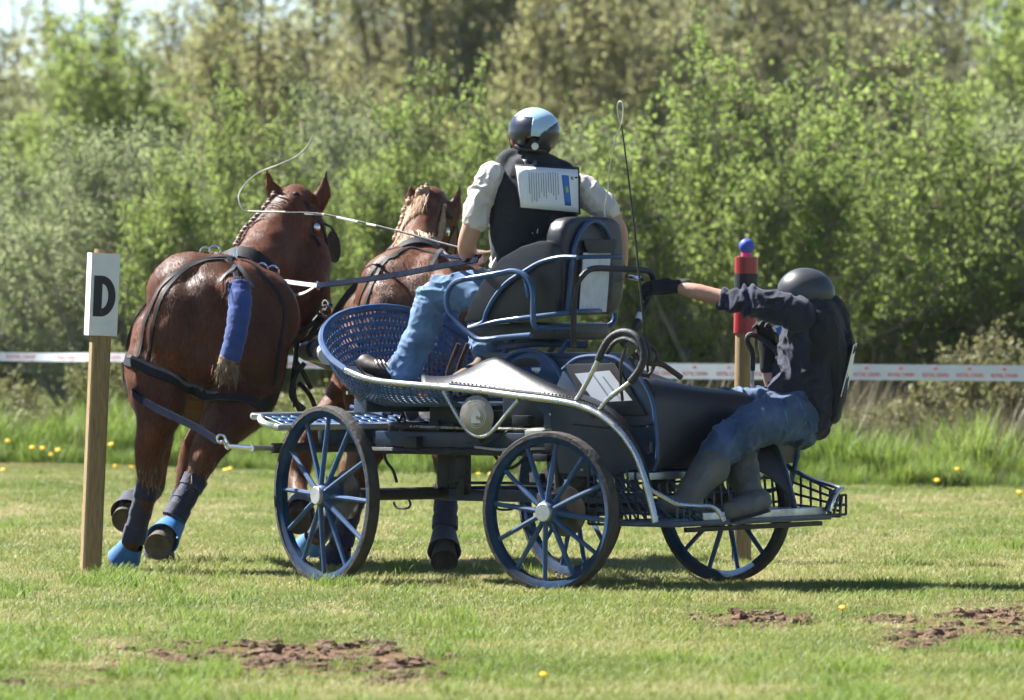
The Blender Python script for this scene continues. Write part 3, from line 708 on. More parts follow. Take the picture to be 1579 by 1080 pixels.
# emblem bracket and plate
T('emblem_bracket', PX([(684, 603), (697, 627), (712, 652), (726, 668), (740, 673), (755, 669), (770, 653), (785, 634), (800, 617)], .62), .011, 'chrome', n=4)
ec = C(735, 642, .625); pl = empty('emblem_plate', ec, parent=CAR)
def disc(r, o, n=40): return [ec + LF * o + (FW * math.cos(a) + Z * math.sin(a)) * r for a in np.linspace(0, 2 * math.pi, n + 1)[:-1]]
mb = MB(); mb.loft([disc(.1, -.004), disc(.105, .0), disc(.1, .004)]); mb.build('plate', MAT['disc_bronze'], pl)
mb = MB()
for r0_, r1_ in ((.048, .0505), (.058, .061)):
    a = disc(r0_, .005); b = disc(r1_, .005); mb.loft([a, b], cap=False)
mb.build('ring', MAT['disc_etch'], pl)
mb = MB()
hp = [(-.03, -.035), (.03, -.035), (.026, -.022), (.006, -.018), (-.004, -.004), (.012, .004), (.022, -.006), (.03, .004), (.018, .026), (.004, .036), (-.012, .03), (-.026, .008), (-.03, -.012)]
mb.plate([ec + LF * .0045 - FW * x + Z * y for x, y in hp], LF * .002); mb.build('engraved_figure', MAT['disc_etch'], pl)
mb = MB()
for k in range(9):
    a = math.radians(50 + k * 10); q = ec + LF * .005 + (-FW * math.cos(a) + Z * math.sin(a)) * .075
    mb.box(q, FW * .0035, LF * .001, Z * .006)
mb.build('engraved_letters', MAT['disc_etch'], pl)
# wheel-side body: blue arch guard, seat box end, map cover
def arch(name, path, v, th, m):
    P = PX(path, v); mb = MB(); mb.plate(P, -LF * th); return mb.build(name, MAT[m], CAR, bevel=.006)
arch('side_guard', [(774, 566), (782, 552), (797, 543), (815, 540), (834, 545), (850, 557), (862, 575), (872, 600), (880, 625), (884, 650), (838, 640), (790, 590)], .30, .02, 'blue_paint')
arch('side_guard_leg', [(838, 620), (880, 630), (890, 690), (898, 740), (846, 740), (838, 690)], .28, .02, 'navy_paint')
T('side_guard_rim', PX([(774, 568), (782, 552), (797, 543), (815, 540), (834, 545), (850, 557), (862, 575), (872, 600)], .315), .011, 'blue_paint')
mb = MB(); mb.plate(PX([(787, 565), (796, 555), (812, 551), (828, 554), (834, 562), (812, 566)], .303), -LF * -.003); mb.build('side_guard_slot', MAT['black_steel'], CAR)
END = [(846, 640), (856, 600), (868, 570), (890, 553), (920, 549), (950, 553), (985, 581), (1005, 614), (1012, 660), (1014, 706), (1008, 726), (900, 735), (862, 730)]
ep = PX(END, .42); mb = MB(); mb.plate(ep, LF * -.03); mb.build('seat_box_end', MAT['navy_paint'], CAR, bevel=.006)
mc = [C(872, 562, .425), C(950, 560, .425), C(998, 640, .432), C(914, 645, .432)]
T('seat_box_edge', [p + LF * .004 for p in ep[2:11]], .010, 'blue_paint', n=4)
nn = (mc[1] - mc[0]).cross(mc[3] - mc[0]).normalized(); nn = nn if nn.y < 0 else -nn
mb = MB(); mb.plate([p + nn * .012 for p in mc], nn * -.02); mb.build('map_cover', MAT['black_steel'], CAR, bevel=.004)
mq = lambda s, t: (mc[0].lerp(mc[1], s)).lerp(mc[3].lerp(mc[2], s), t) + nn * .0145
mb = MB(); mb.plate([mq(.12, .18), mq(.82, .14), mq(.92, .72), mq(.22, .72)], nn * .002); mb.build('map_sheet', MAT['paper'], CAR)
for s0, t0 in ((.45, .2), (.62, .25)):
    mb = MB(); mb.plate([mq(s0, t0) + nn * .003, mq(s0 + .03, t0) + nn * .003, mq(s0 + .1, .62) + nn * .003, mq(s0 + .06, .62) + nn * .003], nn * .001); mb.build('map_crease', MAT['print_grey'], CAR)
for q in (ep[5], ep[6], ep[8], ep[9], ep[10], ep[11], ep[0]):
    cq = q.lerp(K(.12, .42, .9), .10) + LF * .002; mb = MB(); mb.tube([cq, cq + LF * .006], [.008, .006], 8); mb.build('bolt', MAT['aluminium'], CAR)
mb = MB(); lq = C(1004, 690, .425); mb.box(lq, FW * .006, LF * .006, Z * .028); mb.build('latch', MAT['chrome'], CAR, bevel=.002)
T('panel_seam', [p + LF * .003 for p in PX([(884, 655), (940, 660), (1008, 655)], .422)], .004, 'black_steel')
# groom bench
prof = [(846, 650), (850, 612), (860, 588), (885, 579), (930, 577), (972, 579), (995, 583), (1006, 594), (1010, 620), (1011, 700), (1008, 722), (960, 728), (880, 730)]
pp = PX(prof, .40); rings = []
for i, v in enumerate(np.linspace(.385, -.86, 14)):
    t = i / 13; sag = .06 * math.sin(t * math.pi) * .3 + .10 * t
    r = []
    for p in pp:
        u, _, z = uvz(p); hz_ = max(0, (z - .62) / .45); e = .985 if i in (0, 13) else 1
        r.append(K(u * e, v, .62 + (z - .62) * e - sag * hz_))
    rings.append(r)
mb = MB(); mb.loft(rings); mb.build('groom_bench', MAT['leather'], CAR, smooth=50)
T('bench_frame', [p - LF * .012 for p in rings[-1][4:11]] + [K(-.30, -.88, .40)], .014, 'blue_paint', n=4)
# rear step: mesh walls, aluminium treads
us, zs = -.58, .395
mb = MB(); mb.box(K(-.42, -.12, zs - .050), FW * .20, LF * .70, Z * .014); mb.build('step_floor', MAT['navy_paint'], CAR, bevel=.006)
mb = MB(); mb.plate([K(us - .02, .30, zs - .04), K(us - .02, -.80, zs - .04), K(us - .02, -.80, zs), K(us - .02, .30, zs)], FW * .03); mb.build('step_edge', MAT['aluminium'], CAR, bevel=.004)
mb = MB(); mb.box(K(-.40, -.25, zs - .01), FW * .17, LF * .55, Z * .008); mb.build('step_tread', MAT['aluminium'], CAR, bevel=.003)
mb = MB(); mb.box(K(-.30, -.12, .575), FW * .07, LF * .55, Z * .018); mb.build('upper_step', MAT['aluminium'], CAR, bevel=.004)
def grid(name, surf, nu, nv, r=.0065, m='navy_paint'):
    mb = MB()
    for i in range(nu + 1): mb.tube([surf(i / nu, t) for t in np.linspace(0, 1, 4)], r, 4)
    for j in range(nv + 1): mb.tube([surf(s, j / nv) for s in np.linspace(0, 1, 7)], r, 4)
    return mb.build(name, MAT[m], CAR)
lerp4 = lambda a, b, c, d: (lambda s, t: a.lerp(b, s).lerp(d.lerp(c, s), t))
grid('step_mesh', lerp4(K(-.30, .50, zs - .04), K(-.30, -.84, zs - .04), K(-.28, -.84, .60), K(-.28, .50, .60)), 20, 4)
grid('step_mesh', lerp4(K(-.06, .52, zs - .06), K(-.60, .50, zs - .06), K(-.34, .52, .54), K(-.06, .52, .62)), 9, 4)
grid('step_mesh', lerp4(K(-.30, -.84, zs - .05), K(-.62, -.90, zs - .05), K(-.60, -.92, zs + .06), K(-.30, -.84, .60)), 6, 4)
grid('step_mesh', lerp4(K(-.58, .50, zs - .05), K(-.60, .30, zs - .06), K(-.60, .32, zs), K(-.58, .50, zs + .04)), 4, 2)
grid('step_mesh', lerp4(K(-.62, -.78, zs - .04), K(-.64, -.92, zs - .04), K(-.64, -.92, zs + .06), K(-.62, -.84, zs + .05)), 3, 2)
T('step_bumper', PX([(1002, 755, .60), (1020, 765, .56), (1045, 778, .50), (1075, 781, .40), (1098, 782, .34), (1110, 792, .31), (1117, 804, .30)], .5), .012, 'chrome')
T('step_bumper', [K(us - .03, -.78, zs - .02), K(us - .04, -.80, zs + .03), K(us - .04, -.84, zs + .075), K(us - .03, -.92, zs + .085), K(-.55, -.95, zs + .10), K(-.40, -.92, .54), K(-.28, -.86, .62)], .012, 'navy_paint')
T('step_bumper', [K(us - .045, -.79, zs - .02), K(us - .052, -.81, zs + .035), K(us - .05, -.86, zs + .08), K(us - .035, -.93, zs + .088)], .013, 'chrome')
mb = MB(); mb.box(K(us + .04, .43, zs - .045), FW * .05, LF * .14, Z * .02); mb.build('step_corner', MAT['navy_paint'], CAR, bevel=.005)
mb = MB(); mb.box(K(us + .05, -.25, zs - .085), FW * .015, LF * .60, Z * .012); mb.build('step_bearer', MAT['black_steel'], CAR, bevel=.005)
# chrome hand loops on the fender
LOOP = [(884, 624), (893, 611), (907, 586), (922, 556), (932, 534), (944, 519), (962, 512), (980, 518), (991, 536), (992, 556), (984, 574), (972, 589), (955, 602), (937, 616), (926, 630), (921, 641)]
lp = PX(LOOP, .60)
T('hand_loop', lp, .0125, 'chrome', n=4, seg=10)
T('hand_loop_grip', lp[3:12], .0185, 'tape_black', n=4, seg=10)
T('hand_loop_grip', PX([(935, 545), (948, 528), (965, 523), (982, 532), (990, 550), (997, 560), (1001, 545), (996, 528)], .50), .012, 'tape_black')

# ------------------------------------------------------------------ driver seat
SEAT = empty('driver_seat', K(.35, 0, 1.2), parent=CAR)
def TS(name, path, v, r, m, n=4): return T(name, PX(path, v), r, m, SEAT, n=n, seg=9)
TS('seat_tube', [(819, 517), (774, 521), (741, 524), (727, 517), (707, 499), (691, 477), (689, 456), (697, 440), (711, 432), (741, 427), (774, 421), (792, 418), (809, 425), (819, 440), (822, 458), (822, 483), (823, 499), (831, 507, .40), (850, 507, .28), (885, 506, .05), (925, 505, -.20), (941, 501, -.27), (948, 491, -.29), (948, 463, -.29), (947, 434, -.29)], .42, .0145, 'blue_paint')
TS('seat_tube', [(723, 506), (745, 497), (750, 483), (762, 460), (782, 436), (807, 420), (833, 405), (864, 397), (890, 397)], .345, .0125, 'blue_paint')
TS('seat_tube', [(723, 507), (762, 497), (823, 489), (880, 482, .30), (915, 480, .05), (949, 479, -.27)], .345, .0135, 'blue_paint')
bu = uvz(C(915, 400, 0))[0]
T('seat_tube', [CU(x, y, bu - .02) for x, y in [(874, 482), (878, 442), (882, 401), (888, 373), (898, 353), (914, 341), (929, 348), (939, 363), (943, 385)]], .0125, 'blue_paint', SEAT, n=4)
T('seat_tube', [CU(x, y, bu - .022) for x, y in [(884, 397), (925, 396), (957, 396)]], .012, 'blue_paint', SEAT, n=4)
TS('seat_tube', [(815, 458, .42), (812, 440, .42), (808, 425, .40)], .4, .012, 'blue_paint')
def slab(name, path, v0, v1, m, bev=.02):
    P = PX(path, v0); mb = MB(); mb.plate(P, LF * (v1 - v0)); return mb.build(name, MAT[m], SEAT, bevel=bev)
slab('side_cushion', [(712, 498), (730, 455), (748, 424), (772, 397), (800, 381), (828, 372), (844, 371), (853, 380), (856, 400), (856, 486), (800, 492)], .33, .25, 'leather')
mbs = MB(); mbs.box(K(.62, 0, 1.285), FW * .27, LF * .25, Z * .045); mbs.build('seat_cushion', MAT['leather'], SEAT, bevel=.03)
slab('side_cushion', [(730, 498), (745, 460), (765, 424), (790, 400), (828, 382), (844, 380), (856, 400), (856, 486)], -.27, -.33, 'leather')
# the backrest: a padded board whose back faces the rear
bz0, bz1 = 1.37, 1.865; hwb = .27
def bring(o, s):
    r = []
    for a in np.linspace(0, 2 * math.pi, 41)[:-1]:
        x, y = math.cos(a), math.sin(a); q = 5.0
        k = (abs(x) ** q + abs(y) ** q) ** (-1 / q)
        r.append(K(bu + o, x * k * hwb * s, (bz0 + bz1) / 2 + y * k * (bz1 - bz0) / 2 * s))
    return r
mb = MB(); mb.loft([bring(-.005, .9), bring(0, .965), bring(.012, .99), bring(.03, 1), bring(.075, 1), bring(.10, .98), bring(.115, .92)]); mb.build('backrest', MAT['leather'], SEAT, smooth=60)
# document pocket on the back
def bp(px, py, o): return CU(px, py, bu - o)
mb = MB(); mb.plate([bp(897, 392, .02), bp(948, 390, .02), bp(942, 484, .02), bp(892, 486, .02)], FW * .02); mb.build('pocket', MAT['tape_black'], SEAT, bevel=.003)
mb = MB(); mb.plate([bp(900, 390, .024), bp(942, 391, .024), bp(935, 481, .024), bp(893, 484, .024)], FW * .003); mb.build('pocket_window', MAT['white_scuffed'], SEAT)
mb = MB(); mb.plate([bp(901, 370, .034), bp(951, 369, .034), bp(948, 391, .036), bp(910, 391, .036), bp(905, 385, .036)], FW * .008); mb.build('pocket_flap', MAT['tape_black'], SEAT, bevel=.003)
for k in range(9):
    x0 = 896 + k * 4.2; y0 = 478 - 3 * random.random()
    T('scuff', [bp(x0, y0, .0255), bp(x0 + 1.5, y0 - 6 - 10 * random.random(), .0255)], .0022, 'paper', SEAT, smooth=False, seg=4)
# seat mount
T('seat_mount', PX([(770, 536, .2), (830, 530, .2), (905, 532, .0)], .2), .018, 'navy_paint', SEAT)
mb = MB(); mb.box(K(.52, 0, 1.165), FW * .30, LF * .22, Z * .012); mb.build('seat_mount_plate', MAT['navy_paint'], SEAT, bevel=.004)
for v in (.2, -.2):
    for u in (.35, .70):
        T('seat_strut', [K(u, v, 1.17), K(u - .06, v, 1.245)], .014, 'blue_paint', SEAT, smooth=False)
mb = MB(); mb.box(K(.42, 0, 1.0), FW * .24, LF * .26, Z * .155); mb.build('seat_pedestal', MAT['navy_paint'], CAR, bevel=.012)
T('spring_knob', [K(.42, .27, 1.10), K(.42, .30, 1.105)], .03, 'chrome', smooth=False, seg=12)
# black grab rail for the groom
GR = [(884, 536, .30), (885, 483, .30), (886, 452, .30), (892, 434, .29), (906, 418, .24), (921, 414, .17), (950, 415, .01), (980, 416, -.15), (998, 418, -.25), (1007, 428, -.29), (1005, 446, -.30), (998, 466, -.27), (986, 490, -.2), (972, 515, -.14), (958, 532, -.1)]
T('grab_rail', PX(GR, .3), .0155, 'tape_black', n=5, seg=10)
T('grab_rail_tape', PX([(988, 484, -.212), (984, 493, -.19)], 0), .0185, 'white_scuffed', smooth=False, seg=10)
# right hand grab frame: angled loop on a chrome stalk
T('grab_frame', [W(1160, 650, 37.95), W(1160, 570, 37.95)], .009, 'chrome', smooth=False)
T('grab_frame', [W(1160, 572, 37.95), W(1160, 545, 37.95), W(1152, 525, 37.95), W(1160, 516, 37.95), W(1185, 530, 37.93), W(1205, 548, 37.9), W(1210, 540, 37.9), W(1200, 515, 37.9), W(1185, 502, 37.95)], .014, 'tape_black', n=4)
# knotted leather strap on the loop
T('strap', PX([(975, 545, .5), (1000, 560, .45), (1020, 562, .4), (1040, 575, .36), (1051, 583, .33)], .5), (.014), 'leather_brown')
T('strap', PX([(970, 552, .5), (985, 575, .5), (1000, 578, .45), (1010, 560, .42), (1012, 545, .4), (1000, 535, .42), (985, 540, .45), (975, 560, .5)], .5), .010, 'leather_brown')
T('strap', PX([(965, 535, .5), (958, 560, .52), (957, 590, .5), (960, 618, .48)], .5), .008, 'leather_brown')
# ------------------------------------------------------------------ horses
def coat_mat(name, dark, mid, light, blond):
    m = bpy.data.materials.new(name); m.use_nodes = True; t = m.node_tree; b = t.nodes['Principled BSDF']
    tc = N(t, 'TexCoord'); n1 = N(t, 'TexNoise'); n1.inputs['Scale'].default_value = 3.2; n1.inputs['Detail'].default_value = 6; t.links.new(tc.outputs['Object'], n1.inputs[0])
    mp = N(t, 'Mapping'); mp.inputs['Scale'].default_value = (70, 70, 14); t.links.new(tc.outputs['Object'], mp.inputs[0])
    n2 = N(t, 'TexNoise'); n2.inputs['Scale'].default_value = 1.6; n2.inputs['Detail'].default_value = 5; t.links.new(mp.outputs[0], n2.inputs[0])
    ad = N(t, 'Math', operation='MULTIPLY_ADD'); t.links.new(n2.outputs[0], ad.inputs[0]); ad.inputs[1].default_value = .45
    sb = N(t, 'Math', operation='MULTIPLY'); t.links.new(n1.outputs[0], sb.inputs[0]); sb.inputs[1].default_value = .62; t.links.new(sb.outputs[0], ad.inputs[2])
    c = ramp(t, ad.outputs[0], [(.32, dark), (.55, mid), (.78, light)])
    c2 = ramp(t, ad.outputs[0], [(.3, tuple(x * .5 for x in blond)), (.7, blond)])
    at = N(t, 'Attribute', attribute_name='tint'); mx = N(t, 'Mix', data_type='RGBA'); t.links.new(at.outputs['Fac'], mx.inputs[0]); t.links.new(c, mx.inputs[6]); t.links.new(c2, mx.inputs[7])
    t.links.new(mx.outputs[2], b.inputs['Base Color'])
    rr = N(t, 'MapRange'); t.links.new(n1.outputs[0], rr.inputs[0]); rr.inputs[1].default_value = .35; rr.inputs[2].default_value = .65; rr.inputs[3].default_value = .42; rr.inputs[4].default_value = .72
    t.links.new(rr.outputs[0], b.inputs['Roughness']); b.inputs['Specular IOR Level'].default_value = .32
    b.inputs['Sheen Weight'].default_value = .04; b.inputs['Sheen Roughness'].default_value = .35; b.inputs['Sheen Tint'].default_value = (.9, .6, .4, 1)
    bp = N(t, 'Bump'); bp.inputs['Distance'].default_value = .006; bp.inputs['Strength'].default_value = .55; t.links.new(n2.outputs[0], bp.inputs['Height']); t.links.new(bp.outputs[0], b.inputs['Normal'])
    MAT[name] = m
coat_mat('coat_chestnut', (.028, .0080, .0030), (.098, .028, .0085), (.25, .082, .027), (.36, .22, .12))
coat_mat('coat_bay', (.040, .0125, .0055), (.13, .042, .016), (.32, .125, .054), (.5, .36, .22))
for q in ('coat_chestnut', 'coat_bay'):
    m2 = MAT[q].copy(); m2.name = q + '_hair'; bb = m2.node_tree.nodes['Principled BSDF']; bb.inputs['Specular IOR Level'].default_value = .12; MAT[q + '_hair'] = m2
mat('boot_navy', (.010, .014, .045), .75, var=.3, scale=14, bump=.4, bscale=60, sheen=.3)
mat('boot_blue', (.035, .17, .42), .6, var=.25, scale=14, dirt=(.2, .16, .1), dscale=10, damt=.5)
mat('bandage_blue', (.020, .055, .22), .8, var=.25, scale=22, bump=.6, bscale=40, sheen=.3)
mat('hoof', (.06, .045, .034), .7, var=.45, scale=12, dirt=(.16, .12, .07), dscale=9, damt=.8, bump=.4)
mat('harness_leather', (.011, .0105, .012), .62, var=.4, scale=20, spec=.3)
mat('trace_web', (.014, .018, .030), 1.0, var=.3, spec=0)
mat('harness_grey', (.10, .10, .105), .55, var=.3)
mat('silver', (.72, .72, .72), .18, metal=1, var=.05)
mat('feather_hair', (.26, .16, .085), .7, var=.5, scale=40)
mat('tail_hair', (.20, .13, .075), .7, var=.5, scale=40, bump=1, bscale=80)
mat('mane_dark', (.10, .040, .018), .6, var=.5, scale=40)
mat('mane_blond', (.36, .22, .12), .6, var=.45, scale=40, bump=.6, bscale=90)
mat('rein_pale', (.55, .52, .47), .6, var=.2)
def ribbon(mb, P, Nn, w_, th):
    n = len(P); rings = []
    for i in range(n):
        t = (P[min(i + 1, n - 1)] - P[max(i - 1, 0)]).normalized(); b = t.cross(Nn[i]).normalized(); k = b.cross(t).normalized()
        if k.dot(Nn[i]) < 0: k = -k
        q = P[i]; rings.append([q - b * w_ / 2, q - b * w_ / 2 * .9 + k * th, q + b * w_ / 2 * .9 + k * th, q + b * w_ / 2])
    mb.loft(rings)
def bvh_of(ob):
    off = world_loc(ob); return BVHTree.FromPolygons([v.co + off for v in ob.data.vertices], [tuple(p.vertices) for p in ob.data.polygons])
def strap(name, bvh, path, w_, m, parent, th=.006, lift=.003, n=6, dep=39.4):
    """path: pixels (a ray finds the coat) or points (nearest coat)"""
    raw = []
    for p in path:
        if isinstance(p, Vector): raw.append(p)
        else:
            r = ray(*p[:2]).normalized(); h = bvh.ray_cast(CAM, r)
            raw.append(h[0] if h[0] is not None else W(p[0], p[1], dep))
    P = []; NN = []
    for q in smooth_path(raw, n):
        h = bvh.find_nearest(q); P.append(h[0] + h[1] * lift); NN.append(h[1])
    for _ in range(2):
        P = [P[0]] + [(P[i - 1] + P[i] * 2 + P[i + 1]) / 4 for i in range(1, len(P) - 1)] + [P[-1]]
        NN = [NN[0]] + [(NN[i - 1] + NN[i] * 2 + NN[i + 1]).normalized() for i in range(1, len(P) - 1)] + [NN[-1]]
    mb = MB(); ribbon(mb, P, NN, w_, th); return mb.build(name, MAT[m], parent)
def horse(base, yaw, roll, sc, legs, neck, headv, ears, coat, label, tintf, tail):
    Hh = Vector((math.sin(yaw), math.cos(yaw), 0)); R0 = Vector((Hh.y, -Hh.x, 0))
    U = Z * math.cos(roll) + R0 * math.sin(roll); Rv = R0 * math.cos(roll) - Z * math.sin(roll)
    def L(x, y, z): return base + (Rv * x + Hh * y + U * z) * sc
    hs = empty('horse', base, label, 'horse', 'harnessed pair of horses')
    mb = MB()
    ST = [(-.01, 1.24, .10, .16, .18), (.05, 1.26, .235, .27, .29), (.15, 1.28, .325, .335, .36), (.31, 1.29, .365, .365, .38), (.5, 1.26, .37, .38, .37), (.75, 1.2, .385, .385, .38), (1.0, 1.16, .40, .40, .41), (1.25, 1.16, .375, .44, .41), (1.45, 1.18, .32, .42, .36), (1.62, 1.24, .22, .27, .26), (1.68, 1.26, .12, .15, .15)]
    rings = []
    for (y, zc, hw, t, b) in ST:
        r = []
        for a in np.linspace(0, 2 * math.pi, 37)[:-1]:
            ca, sa = math.cos(a), math.sin(a); x = hw * (abs(ca) ** .92) * (1 if ca > 0 else -1) * (1 - .16 * max(0, sa))
            zz = zc + (t * (1 - .06 * math.exp(-(ca / .16) ** 2) * (1 if y < .7 else 0)) if sa > 0 else b) * sa
            r.append(L(x, y, zz))
        rings.append(r)
    mb.loft(rings)
    for s in (-1, 1):                                        # croup lobes and thighs
        mb.ball(L(s * .15, .32, 1.375), .245 * sc, nu=20, nv=14)
        mb.ball(L(s * .175, .17, 1.20), (.19 * sc, .19 * sc, .27 * sc), nu=20, nv=14)
    nodes = []
    for lg in legs:
        top = [L(*p) for p in lg['top']]; px = [W(*p) for p in lg['px']]
        mb.limb(top + px[:-1], lg['r'], seg=16)
        nodes.append(px)
        if len(px) == 6:                                     # point of the hock and its tendon
            bk = Vector((0, -.055, .03)); mb.limb([px[0].lerp(px[1], .35) + bk * .6, px[1] + bk, px[2] + Vector((0, -.03, 0))], [.035, .042, .03], seg=10)
            mb.ball(px[1], (.06, .06, .07), nu=12, nv=8)
    npt = [L(0, 1.30, 1.28)] + [W(*p) for p in neck['px']]
    mb.limb(npt, neck['r'], seg=20, up=tuple(neck.get('side', Rv)))
    for nk in neck.get('more', []): mb.limb([W(*p) for p in nk[0]], nk[1], seg=18)
    # head
    po, ax, fc = headv['poll'], Vector(headv['axis']).normalized(), Vector(headv['face']).normalized()
    sd_ = ax.cross(fc).normalized(); fc = sd_.cross(ax).normalized(); Lh = headv.get('len', .60) * sc
    hp = [po - ax * .02, po + ax * Lh * .2, po + ax * Lh * .42, po + ax * Lh * .68, po + ax * Lh * .9, po + ax * Lh]
    mb.limb(hp, [(.10, .11), (.125, .155), (.11, .15), (.078, .105), (.07, .085), (.055, .065)], seg=18, up=tuple(sd_))
    mb.ball(po + ax * Lh * .36 - fc * .10, (.10, .10, .14), nu=14, nv=10)
    for e in ears:
        b_, t_ = W(*e[0]), W(*e[1]); mid = b_.lerp(t_, .45) + Vector((e[2], 0, 0))
        mb.limb([b_ - (t_ - b_) * .25, b_.lerp(t_, .1), mid, t_], [(.038, .026), (.048, .028), (.045, .020), (.008, .008)], seg=12, up=(1, 0, 0))
    # dock
    mb.limb([L(0, .16, 1.50), L(0, .02, 1.49), W(*tail[0])], [.07, .06, .05], seg=14)
    def dsp(p, n_): return .016 * noise.noise(p * 3.3) + .010 * noise.noise(p * 7) + .004 * noise.noise(p * 13) + .0022 * noise.noise(p * 24)
    body = remesh(mb, 'body', MAT[coat], hs, vox=.0145, sm=9, disp=dsp)
    off = world_loc(body); loc = lambda p: ((p - base).dot(Rv) / sc, (p - base).dot(Hh) / sc, (p - base).dot(U) / sc)
    tv = [max(0., min(1., tintf(v.co + off, loc(v.co + off)))) for v in body.data.vertices]
    a = body.data.attributes.new('tint', 'FLOAT', 'POINT'); a.data.foreach_set('value', tv)
    fur(body, hs, MAT[coat + '_hair'], 120000, .024, .0024, 11, L, yaw)
    # legs' boots and hooves
    for lg, px in zip(legs, nodes):
        k = lg.get('boot')
        if len(px) == 6:
            fe = [px[1].lerp(px[2], t_) + Vector((random.uniform(-.045, .045), -.035 - .02 * random.random(), 0)) for t_ in np.linspace(.3, .95, 26)]
            hair_strands('leg_feather', fe, [(random.uniform(-.5, .3), -.5, -1) for _ in fe], .055, .0024, 'feather_hair', hs, 5, n=4)
        if k:
            a0, a1 = px[k[0]], px[k[1]]
            pts = [a0.lerp(a1, t) for t in np.linspace(0, 1, 8)]
            rr = [(k[2] * (1.08 + .03 * math.sin(i * 2.4) - .16 * math.sin(i / 7 * math.pi))) for i in range(8)]
            mb = MB(); mb.tube(pts, rr, 18); bo = mb.build('leg_boot', MAT['boot_navy'], hs)
            for t in (.18, .5, .8):
                q = a0.lerp(a1, t); d = (a1 - a0).normalized(); mb = MB(); mb.tube([q - d * .018, q + d * .018], [k[2] * (1.03 if t != .5 else .98)] * 2, 18); mb.build('boot_strap', MAT['boot_navy'], bo)
        f, h_ = px[-2], px[-1]; d = (h_ - f).normalized()
        tip = Vector(lg.get('toe', (0, 1, 0))); tip = (tip - d * tip.dot(d)).normalized(); sdv = d.cross(tip)
        mb = MB(); rings = []
        for t, r0_, sh in ((-.02, .052, 0), (.25, .058, .008), (.62, .066, .02), (1.0, .076, .034), (1.02, .070, .034)):
            c = f.lerp(h_, t); rings.append([c + tip * (sh + r0_ * math.cos(a)) + sdv * r0_ * .95 * math.sin(a) for a in np.linspace(0, 6.283, 21)[:-1]])
        # concave sole
        c = h_ + tip * .034 - d * .012; rings.append([c + (tip * math.cos(a) + sdv * math.sin(a)) * .045 for a in np.linspace(0, 6.283, 21)[:-1]])
        mb.loft(rings); mb.build('hoof', MAT['hoof'], hs)
        if lg.get('bell'):
            rings = []
            for t, r0_ in ((-.45, .060), (-.2, .066), (.2, .076), (.62, .090), (.62, .084), (0, .066)):
                c = f.lerp(h_, t); rings.append([c + tip * (.016 * (t + .3) + r0_ * math.cos(a)) + sdv * r0_ * math.sin(a) for a in np.linspace(0, 6.283, 21)[:-1]])
            mb = MB(); mb.loft(rings, cap=False); mb.build('bell_boot', MAT[lg['bell']], hs)
    return hs, body, L, (po, ax, fc, sd_, Lh)
def fur(body, parent, mat_, n, ln, wd, seed, L, yaw):
    r = np.random.default_rng(seed); me = body.data; off = np.array(world_loc(body)); nf = len(me.polygons)
    ar = np.empty(nf); me.polygons.foreach_get('area', ar); ce = np.empty(nf * 3); me.polygons.foreach_get('center', ce); no = np.empty(nf * 3); me.polygons.foreach_get('normal', no)
    ce = ce.reshape(-1, 3); no = no.reshape(-1, 3)
    pick = r.choice(nf, n, p=ar / ar.sum()); p = ce[pick] + r.normal(size=(n, 3)) * .005; nn = no[pick]
    g = np.array([-math.sin(yaw) * .7, -math.cos(yaw) * .7, -1.0]) + np.stack([np.sin(p[:, 2] * 9 + p[:, 0] * 5), np.cos(p[:, 1] * 7), np.sin(p[:, 0] * 11)], 1) * .35 + r.normal(size=(n, 3)) * .28
    d = g - nn * (g * nn).sum(1)[:, None]; d /= np.linalg.norm(d, axis=1)[:, None] + 1e-6; s = np.cross(nn, d)
    l = (ln * r.uniform(.5, 1.3, n))[:, None]; w_ = wd
    a = p - nn * .001 - s * w_ / 2; b = p - nn * .001 + s * w_ / 2; c = p + d * l + nn * (.10 * l + .0015)
    V = np.stack([a, b, c], 1).reshape(-1, 3); me2 = fmesh('coat_hair', V, np.arange(n * 3).reshape(-1, 3), mat_)
    tv = np.empty(nf * 4, dtype=np.int32)
    ti = np.empty(len(me.vertices)); me.attributes['tint'].data.foreach_get('value', ti)
    fv = np.array([q.vertices[0] for q in me.polygons]); at_ = me2.attributes.new('tint', 'FLOAT', 'POINT'); at_.data.foreach_set('value', np.repeat(np.clip(ti[fv[pick]] + r.normal(size=n) * .03, 0, 1), 3).astype(np.float32))
    o = bpy.data.objects.new('coat_hair', me2); COL.objects.link(o); o.parent = parent; o['kind'] = 'stuff'
def hair_strands(name, roots, dirs, L_, r, m, parent, seed=1, n=5, wild=.3):
    r_ = np.random.default_rng(seed); mb = MB()
    for p, d in zip(roots, dirs):
        for k in range(n):
            dd = (Vector(d) + Vector(r_.normal(size=3)) * wild).normalized(); l = L_ * r_.uniform(.5, 1.1)
            q = Vector(p) + Vector(r_.normal(size=3)) * .012
            mb.tube([q, q + dd * l * .5 + Z * -.004, q + dd * l - Z * .02 * l / .1], [r, r * .8, r * .15], 4)
    return mb.build(name, MAT[m], parent)

